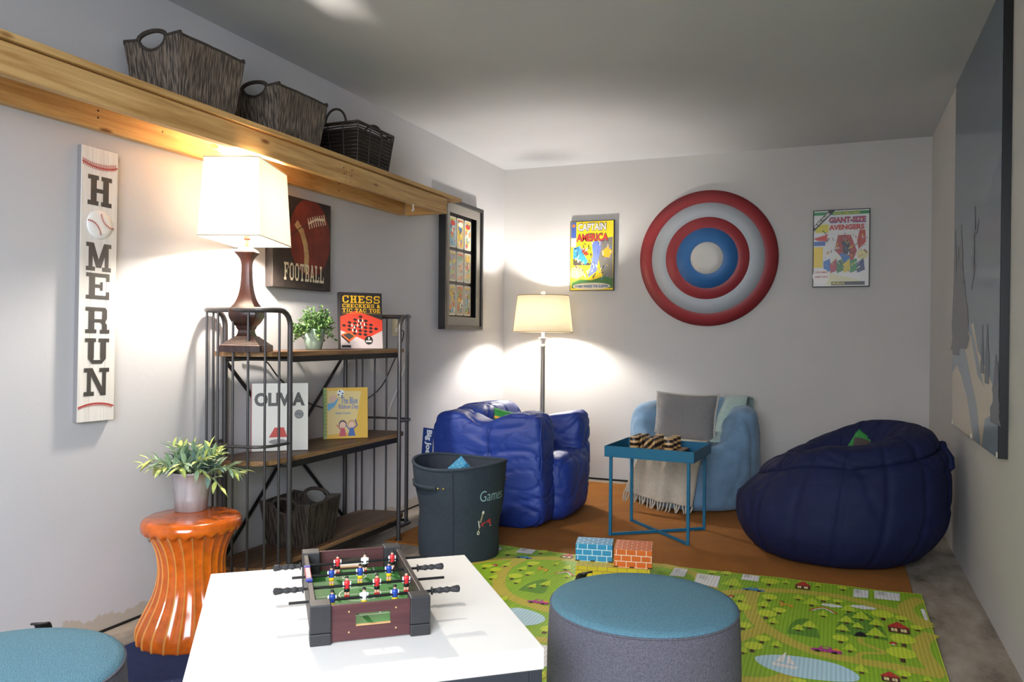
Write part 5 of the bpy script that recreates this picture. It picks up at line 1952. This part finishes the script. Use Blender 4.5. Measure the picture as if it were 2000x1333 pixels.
pouf('round grey pouf with teal top standing on the play mat in front', 2.025, 2.040, math.radians(53), .0128)
pouf('round grey pouf with teal top at the lower left corner by the wall', .890, 1.085, math.radians(35), .0085)

# ------------------------------------------------------------------ toy bin
canvas = mat('navy_canvas', '#28333f', 0.85, 0.12, 60, .35, 260)
canvas_in = mat('navy_canvas_lining', '#2a313c', 0.9, 0.1, 60)
brass = mat('brass_rivet', '#b59a58', 0.3, metal=.9)
t = thing('toy_bin', 'round navy canvas toy bin with stitched Games lettering and a plane motif', 'bin', (.742, 3.545, .0132))
TOPZ = .458


def binr(a, z):
    f = z / TOPZ
    r = .198 + .036 * f
    r *= 1 - .085 * math.exp(-((f - .52) / .2) ** 2) * (0.5 + .5 * math.cos(a - PI * 1.05)) - .05 * math.exp(-((f - .3) / .2) ** 2) * (.5 + .5 * math.cos(a + .25))
    r *= 1 + .02 * math.cos(2 * a) + .012 * noise.noise(Vector((math.cos(a) * 2, math.sin(a) * 2, z * 9)))
    return r


def binp(a, z, out=0.0):
    r = binr(a, z) + out
    dz = .012 * math.cos(2 * a + .3) * (z / TOPZ) ** 3
    return (r * math.cos(a), r * math.sin(a), z + dz)


N = 72
mb = MB()
mb.grid([[binp(2 * PI * j / N, TOPZ * i / 16) for j in range(N)] for i in range(17)], canvas, True)
mb.add([binp(2 * PI * j / N, 0) for j in range(N)], [tuple(range(N))[::-1]], canvas)
mb.build('outer_cover', t)
mb = MB()
mb.grid([[binp(2 * PI * j / N, TOPZ * i / 8, -.010) for j in range(N)] for i in range(8, -1, -1)], canvas_in, True)
mb.add([binp(2 * PI * j / N, .05, -.012) for j in range(N)], [tuple(range(N))], canvas_in)
mb.build('lining', t)
MB().tube([binp(2 * PI * j / N, TOPZ, -.004) for j in range(N)], .0085, canvas, 8, True).build('rim_piping', t)
for a in (math.radians(-72), math.radians(108)):
    MB().tube([binp(a, TOPZ * i / 12, .0005) for i in range(13)], .003, canvas_in, 6).build('seam', t)
for a0 in (math.radians(-150), math.radians(30)):
    rows = []
    for i in range(13):
        a = a0 + math.radians(56) * i / 12
        out = .004 + .010 * math.sin(PI * i / 12)
        rows.append([binp(a, .352, out), binp(a, .375, out)])
    MB().grid(rows, canvas).build('handle_strap', t, solid=.005)
    for i in (-.3, 12.6, 14.2):
        a = a0 + math.radians(56) * i / 12
        rv = MB()
        rv.lathe([(.006, 0), (.005, .003), (.0005, .004)], brass, 12)
        c, s = math.cos(a), math.sin(a)
        bx, by, bz = binp(a, .364, .002)
        rv.v = [(bx + c * z_ - s * x_, by + s * z_ + c * x_, bz + y_) for x_, y_, z_ in rv.v]
        rv.build('rivet', t)


def binpl(a, z, layer=1):
    """bin skin as a print surface: a = metres round the side from a chosen line, z = height"""
    return Vector(binp(math.radians(-37) + a / .22, z, .0012 * layer))


mb = MB()
put_text(mb, binpl, 'Games', 0.0, .292, .150, .050, ink('#9fc3c8', .7), 1, -.012)
mb.build('lettering', t)
mb = MB()
red_e, wht_e, tan_e = ink('#b8343c', .7), ink('#d9d6c8', .7), ink('#a59878', .7)
mb.flat(binpl, [(.018, .185), (.05, .192), (.062, .198), (.075, .205), (.080, .185), (.088, .172), (.03, .168), (.016, .172)], red_e, 1)
mb.strip(binpl, [(.0, .20), (.008, .165)], .006, wht_e, 1.2)
mb.strip(binpl, [(.012, .19), (.022, .235)], .008, tan_e, 1.2)
mb.ell(binpl, .023, .238, .007, .009, wht_e, 1.3, 12)
mb.strip(binpl, [(.004, .168), (.088, .166)], .003, wht_e, 1.2)
mb.ell(binpl, .003, .140, .008, .010, wht_e, 1.3, 12)
mb.ell(binpl, .003, .140, .004, .005, ink('#3a3a3a', .7), 1.5, 10)
mb.strip(binpl, [(.01, .168), (.003, .148)], .004, tan_e, 1.2)
mb.build('plane_embroidery', t)
b = toy_block('toy_brick', 'blue toy cardboard brick tipped up inside the navy bin', (.745, 3.50), 0, .16, .12, .078, .33, '#2f86b4', '#8fc4dc')
b.rotation_euler = (math.radians(12), math.radians(-42), math.radians(30))
b.location = (.715, 3.52, .302)

# ------------------------------------------------------------------ blue tray table
tray_m = mat('petrol_blue_steel', '#0f6386', 0.38, 0.04, 10)
t = thing('tray_table', 'petrol blue metal tray table with crossed floor bars in front of the fuzzy chair', 'table', (1.575, 4.372, .0085), math.radians(-4))
lx, ly, tz = .215, .188, .436
for sx in (-1, 1):
    for sy in (-1, 1):
        MB().span((sx * lx - .008, sy * ly - .008, 0), (sx * lx + .008, sy * ly + .008, tz), tray_m).build('leg', t, .001)
MB().bar((-lx, -ly, .008), (lx, ly, .008), .014, .014, tray_m).build('floor_bar', t)
MB().bar((-lx, ly, .0075), (lx, -ly, .0075), .014, .013, tray_m).build('floor_bar', t)
MB().span((-.247, -.208, tz), (.247, .208, tz + .004), tray_m).build('tray_bottom', t)
for a, b in (((-.247, -.208, tz + .004), (.247, -.204, tz + .060)), ((-.247, .204, tz + .004), (.247, .208, tz + .060)), ((-.247, -.204, tz + .004), (-.243, .204, tz + .060)), ((.243, -.204, tz + .004), (.247, .204, tz + .060))):
    MB().span(a, b, tray_m).build('tray_side', t, .001)
# wooden noughts and crosses set
oak = wood('oak_game_board', '#8a6a48', '#b59066', .5, 0, 1.2)
dk_oak = ink('#33261e', .5)
BZ = .0085 + tz + .0042
bt = thing('game_board', 'square wooden noughts and crosses board lying in the blue tray', 'board game', (1.565, 4.385, BZ), math.radians(-4))
MB().span((-.15, -.125, 0), (.15, .125, .026), dk_oak).build('base', bt, .002)
for i in range(3):
    for j in range(3):
        MB().span((-.147 + i * .099, -.122 + j * .082, .0262), (-.147 + i * .099 + .096, -.122 + j * .082 + .079, .030), oak).build('square', bt, .001)


def laminate(name, rot):
    m, nt, p = new_mat(name)
    vec = coords(nt, (1, 1, 1), rot)
    w = nd(nt, 'ShaderNodeTexWave', Scale=11, bands_direction='Z')
    nt.links.new(vec, w.inputs['Vector'])
    nt.links.new(ramp(nt, w.outputs['Fac'], [(.0, lin('#2c1c14')), (.55, lin('#3a261a')), (.6, lin('#c59b62')), (1, lin('#d8b27c'))]), p.inputs['Base Color'])
    p.inputs['Roughness'].default_value = .35
    return m


lam_o, lam_x = laminate('laminated_disc_wood', (0, 0, 0)), laminate('laminated_cross_wood', (0, PI / 4, 0))
nsz = 0
where = {(0, 0): 'front left', (1, 0): 'front middle', (2, 0): 'front right', (0, 1): 'middle left', (1, 1): 'centre', (2, 1): 'middle right', (0, 2): 'back left', (1, 2): 'back middle', (2, 2): 'back right'}
for (i, j), kind in {(0, 0): 'O', (1, 0): 'X', (2, 0): 'O', (0, 1): 'X', (1, 1): 'X', (2, 1): 'O', (0, 2): 'X', (1, 2): 'O', (2, 2): 'O'}.items():
    x, y = (i - 1) * .098 - .012, (j - 1) * .080
    ca, sa = math.cos(math.radians(-4)), math.sin(math.radians(-4))
    wx, wy = 1.565 + x * ca - y * sa, 4.385 + x * sa + y * ca
    if kind == 'O':
        t2 = thing('nought_piece', 'striped round wooden nought, %s on the board in the tray' % where[(i, j)], 'game piece', (wx, wy, BZ + .0302), 0, 'noughts and crosses pieces')
        MB().lathe([(.024, 0), (.0255, .002), (.0255, .066), (.024, .068)], lam_o, 32).build('disc', t2)
    else:
        t2 = thing('cross_piece', 'striped wooden cross block, %s on the board in the tray' % where[(i, j)], 'game piece', (wx, wy, BZ + .0302), math.radians(-4), 'noughts and crosses pieces')
        a_, b_ = .030, .014
        MB().prism([(-a_, -a_), (-b_, -a_), (0, -.010), (b_, -a_), (a_, -a_), (a_, -b_), (.010, 0), (a_, b_), (a_, a_), (b_, a_), (0, .010), (-b_, a_), (-a_, a_), (-a_, b_), (-.010, 0), (-a_, -b_)], 0, .066, lam_x).build('cross', t2, .001)

# ------------------------------------------------------------------ bean bags
royal = cloth('royal_blue_nylon', '#1f3a8c', 0.52, .34, 500, .06, .45, 0, 4.5, .012)
t = thing('bean_bag_armchair', 'royal blue nylon bean bag armchair with a name tag, in the back left corner', 'bean bag', (.63, 4.53, .009), 0)


def part(name, dims, loc_, n=6, amp=.012, freq=7.0, seed=0, rot=(0, 0, 0), shape=None, seg=44, aniso=(1, 1, 1)):
    o = blob(dims, royal, n, seg, amp, freq, seed, aniso, shape).build(name, t)
    o.location = loc_
    o.rotation_euler = rot
    return o


def near_shape(q):
    # side panel: bulges low, top edge dips between a rounded back corner and a sharp front corner
    f = (q.z + .33) / .66
    x = q.x / .36
    z = q.z - .065 * f * f * math.exp(-((x + .05) / .32) ** 2) + .025 * f * f * max(0, x) ** 4
    return Vector((q.x * (1 - .03 * f) + .02 * (1 - f), q.y * (1 + .07 * math.sin(f * 3.0)), z))


def far_shape(q):
    # front upper corner stands up in a point
    f = max(0, q.z / .32)
    x, y = max(0, q.x / .35), max(0, q.y / .13)
    return Vector((q.x + .01 * f * x, q.y * (1 + .05 * math.cos(q.z * 7)) + .02 * f ** 2 * x ** 3, q.z + .10 * f ** 3 * x ** 4 * (.4 + .6 * y ** 2) - .05 * f * (1 - x)))


part('seat', (.70, .52, .40), (.09, .02, .195), 5, .010, 6, 3, seg=30)
part('near_arm', (.72, .27, .66), (-.02, -.285, .325), 7, .013, 4.6, 1, (0, 0, 0), near_shape, 60, (.8, 1, 2.0))
part('far_arm', (.70, .26, .63), (.03, .295, .310), 6.5, .014, 5, 5, (0, 0, 0), far_shape, 54, (.8, .8, 1.8))
part('backrest', (.30, .78, .67), (-.20, .10, .338), 3.8, .018, 5.5, 9, (0, math.radians(-5), 0), None, 44)
part('front_panel', (.14, .60, .40), (.325, .075, .200), 5.0, .007, 5, 12, (0, math.radians(3), 0), None, 40)
for x0, ya, zz in ((.335, -.395, .62), (.02, -.432, .60)):
    pts = [(x0 + .006 * math.sin(k * 1.3), ya - .003 - .010 * math.sin(PI * k / 10), .05 + (zz - .05) * k / 10) for k in range(11)]
    MB().tube(pts, .003, royal, 6).build('seam_piping', t)
tagp = MB()
tagp.box((0, 0, 0), (.072, .003, .165), ink('#1d3a86', .5))
tg = tagp.build('name_tag', t, .001)
tg.location = (-.402, -.375, .455)
tg.rotation_euler = (0, math.radians(4), 0)
mb = MB()
pl = plane((0, -.0017, 0), (0, 0, -1), (1, 0, 0), -.0002)
pl = (lambda a, b, layer=0: Vector((b, -.0017 - .0002 * layer, -a)))
put_text(mb, pl, 'Big Joe', -.072, -.020, .144, .046, ink('#e9ecf2', .5), 1, .045)
mb.build('lettering', tg)
greenp = mat('green_print_cotton', '#2f8a3e', 0.8, 0.12, 20)
t = thing('throw_pillow', 'green pillow with a yellow stripe tucked in the royal blue bean bag', 'pillow', (.55, 4.46, .515), 0)
t.rotation_euler = (math.radians(-30), math.radians(14), math.radians(15))
pillow(.31, .31, .10, greenp, seed=1).build('cushion', t)
mb = MB()
pp = plane((0, -.051, 0), (1, 0, 0), (0, 0, 1), .0006)
mb.strip(lambda a, b, l: Vector((a, -.0525 * (max(0, 1 - (a / .155) ** 4) ** .6) * (max(0, 1 - (b / .155) ** 4) ** .6) - .0012 * l, b)), [(-.14 + .028 * i, .035 + .03 * math.sin(i * .35)) for i in range(11)], .016, ink('#e0a63a', .7), 1)
mb.strip(lambda a, b, l: Vector((a, -.0525 * (max(0, 1 - (a / .155) ** 4) ** .6) * (max(0, 1 - (b / .155) ** 4) ** .6) - .0012 * l, b)), [(-.10 + .02 * i, -.06 + .02 * math.sin(i * .5)) for i in range(7)], .06, ink('#4a3d3a', .7), 1)
mb.build('printed_stripe', t)

# fuzzy light blue chair
plush = cloth('light_blue_plush', '#7393b0', 0.9, .35, 140, .18, .2, .2, 6, .010)


def fz(a):
    # a = 0 faces +x; the front of the chair looks along -y
    d = abs((a + PI / 2 + PI) % (2 * PI) - PI)               # angle away from the front
    k = 1 / (1 + math.exp(-(d - 1.05) * 7))                   # 0 at the front, 1 round the back
    rim = .40 + .265 * k + .02 * k * math.cos(2 * d)
    th = .10 + .05 * k
    return [(0.0005, 0), (.30, .0), (.405, .03), (.43, .16), (.425, .30), (.40 + .012 * k, rim - .09), (.36, rim - .01), (.36 - th * .6, rim - .012 - .0 * k), (.36 - th, rim - .075 * k - .01), (.20 + .02 * k, .40), (.10, .395), (0.0005, .39)]


t = thing('plush_chair', 'light blue plush bean bag chair against the back wall', 'bean bag', (1.61, 5.335, .0085), math.radians(-4))
tub(plush, fz, 120, 5, [math.radians(a) for a in (-162, -118, -62, -18, 35, 90, 145)], .014, .045, .016, 4.5, 2.0).build('body', t)
grey_p = ridged('grey_chevron_cotton', '#7d7b7c', 30, .7, .8, .08, (0, 0, 0), .003)
m_, nt, p = new_mat('grey_chevron_cotton_v')
p.inputs['Base Color'].default_value = (*lin('#82807f'), 1)
p.inputs['Roughness'].default_value = .85
tc = nd(nt, 'ShaderNodeTexCoord')
sp = nd(nt, 'ShaderNodeSeparateXYZ')
nt.links.new(tc.outputs['Object'], sp.inputs[0])
ab = nd(nt, 'ShaderNodeMath', operation='ABSOLUTE')
nt.links.new(sp.outputs['X'], ab.inputs[0])
ma = nd(nt, 'ShaderNodeMath', operation='MULTIPLY_ADD')
nt.links.new(ab.outputs[0], ma.inputs[0])
ma.inputs[1].default_value = -.75
nt.links.new(sp.outputs['Z'], ma.inputs[2])
mu = nd(nt, 'ShaderNodeMath', operation='MULTIPLY')
nt.links.new(ma.outputs[0], mu.inputs[0])
mu.inputs[1].default_value = 330
sn = nd(nt, 'ShaderNodeMath', operation='SINE')
nt.links.new(mu.outputs[0], sn.inputs[0])
bp = nd(nt, 'ShaderNodeBump', Strength=.45, Distance=.003)
nt.links.new(sn.outputs[0], bp.inputs['Height'])
nt.links.new(bp.outputs['Normal'], p.inputs['Normal'])
t = thing('throw_pillow', 'grey chevron quilted pillow with pale frayed edge on the plush chair', 'pillow', (1.575, 5.20, .555), math.radians(-3))
t.rotation_euler = (math.radians(-14), math.radians(1), math.radians(-3))
pillow(.40, .36, .13, m_, 22, 3).build('cushion', t)
fr = MB()
frm = mat('frayed_cream_trim', '#b9b4ac', .9)
P = []
for sx, sz, ex, ez in ((-1, -1, 1, -1), (1, -1, 1, 1), (1, 1, -1, 1), (-1, 1, -1, -1)):
    for i in range(14):
        f = i / 14
        u, v = sx + (ex - sx) * f, sz + (ez - sz) * f
        pin = 1 - .07 * (1 - abs(v) ** 2) * abs(u) ** 3
        pin2 = 1 - .07 * (1 - abs(u) ** 2) * abs(v) ** 3
        P.append((u * .20 * pin, v * .18 * pin2))
rnd = random.Random(6)
n = len(P)
fr.grid([[(x * k, rnd.uniform(-.006, .006) if k > 1 else 0, z * k) for x, z in P] for k in (.97, 1.055)], frm, True)
fr.build('frayed_edge', t, solid=.003)
# mint blanket on the back
mint = mat('mint_blanket', '#a5bfba', .9, .1, 30, .4, 200, sheen=.4)
cream_b = mat('cream_blanket_edge', '#cfcabf', .9)
mb = MB()
path = catmull([(.20, -.20, .43), (.225, -.05, .49), (.235, .05, .60), (.24, .16, .672), (.245, .27, .69), (.25, .36, .66), (.25, .43, .52), (.25, .455, .40)], 5)
mb.grid([[(x + s * .075 + .006 * math.sin(i * .6), y + .01 * math.sin(s * 5), z + .004 * math.sin(i * .9 + s * 4)) for s in (-1, -.5, 0, .5, 1)] for i, (x, y, z) in enumerate(path)], mint)
o = mb.build('mint_blanket', solid=.010)
o.location = (1.61, 5.335, .0085)
o.rotation_euler = (0, 0, math.radians(-4))
tag(o, 'folded mint green blanket hung over the back of the plush chair', 'blanket')
# cream throw over the seat front with tassels
throw_m = mat('cream_cotton_throw', '#c9bfae', .9, .08, 50, .5, 220)
t = thing('throw_blanket', 'cream cotton throw with tassels hanging down the front of the plush chair', 'blanket', (1.61, 5.315, .0145), math.radians(-4))
mb = MB()
path = catmull([(-.02, -.10, .425), (-.03, -.24, .43), (-.045, -.335, .425), (-.055, -.405, .37), (-.075, -.455, .27), (-.095, -.478, .16), (-.115, -.487, .075)], 6)
rows = []
for i, (x, y, z) in enumerate(path):
    f = i / (len(path) - 1)
    hw_ = .17 + .045 * f
    rows.append([(x + s * hw_, y - (.012 * math.sin(s * 6 + 1.2) + .010 * math.sin(s * 11)) * f + .055 * s * s * (1 if z < .40 else z * 0 + .3), z - .03 * s * f) for s in [-1 + 2 * k / 24 for k in range(25)]])
mb.grid(rows, throw_m)
mb.build('cloth', t, solid=.006)
last = rows[-1]
rnd = random.Random(9)
for k in range(0, 25):
    x, y, z = last[k]
    a = rnd.uniform(-.6, .6)
    ln = rnd.uniform(.05, .07)
    zz = max(.008, z - ln * .8)
    MB().tube([(x, y, z + .004), (x + .004 * a, y - .004, z - .012), (x + .018 * a, y - .010, zz + .012), (x + .03 * a, y - .022 - abs(a) * .01, zz)], [.003, .0055, .005, .0035], throw_m, 6).build('tassel', t)

# big navy bag
navy = cloth('navy_twill', '#131a40', 0.75, .3, 500, .1, .3, 0, 5, .010)
NC = (2.475, 4.335)


def nv(a):
    left = max(0, -math.cos(a + .25)) ** 1.5                   # slumps low on the left
    rim = .610 + .035 * math.sin(a) - .15 * left + .045 * max(0, math.cos(a))
    k = rim / .62
    return [(.0005, .0), (.27, .0), (.39, .03), (.475, .14), (.50, .26), (.485, .39 * k), (.45, rim - .13), (.415, rim - .090), (.40, rim - .095), (.405, rim - .065), (.365, rim - .015), (.31, rim), (.25, rim + .003), (.20, rim - .04), (.16, rim - .11), (.08, rim - .15), (.0005, rim - .15)]


t = thing('bean_bag', 'large dark navy bean bag slumped in the back right corner', 'bean bag', (*NC, .0085), 0)
tub(navy, nv, 200, 5, [2 * PI * k / 15 + .1 for k in range(15)], .016, .022, .014, 4.2, 5.0, 1.0, .93, (.13, .05)).build('body', t)
MB().tube([(.50, .06, .58), (.50, .03, .56), (.525, -.01, .52), (.53, -.02, .48), (.515, -.02, .455), (.495, .0, .475), (.485, .02, .51)], [.02, .022, .022, .02, .016, .016, .016], navy, 10).build('carry_loop', t)
t = thing('throw_pillow', 'green pillow with dark print half sunk in the navy bean bag', 'pillow', (2.65, 4.45, .455), 0)
t.rotation_euler = (math.radians(-35), math.radians(30), math.radians(-10))
pillow(.29, .29, .09, greenp, seed=5).build('cushion', t)
mb = MB()
mb.strip(lambda a, b, l: Vector((a, -.0475 * (max(0, 1 - (a / .145) ** 4) ** .6) * (max(0, 1 - (b / .145) ** 4) ** .6) - .0012 * l, b)), [(-.12 + .02 * i, .05 + .015 * math.sin(i * .5)) for i in range(9)], .06, ink('#4a3f3c', .7), 1)
mb.build('printed_stripe', t)
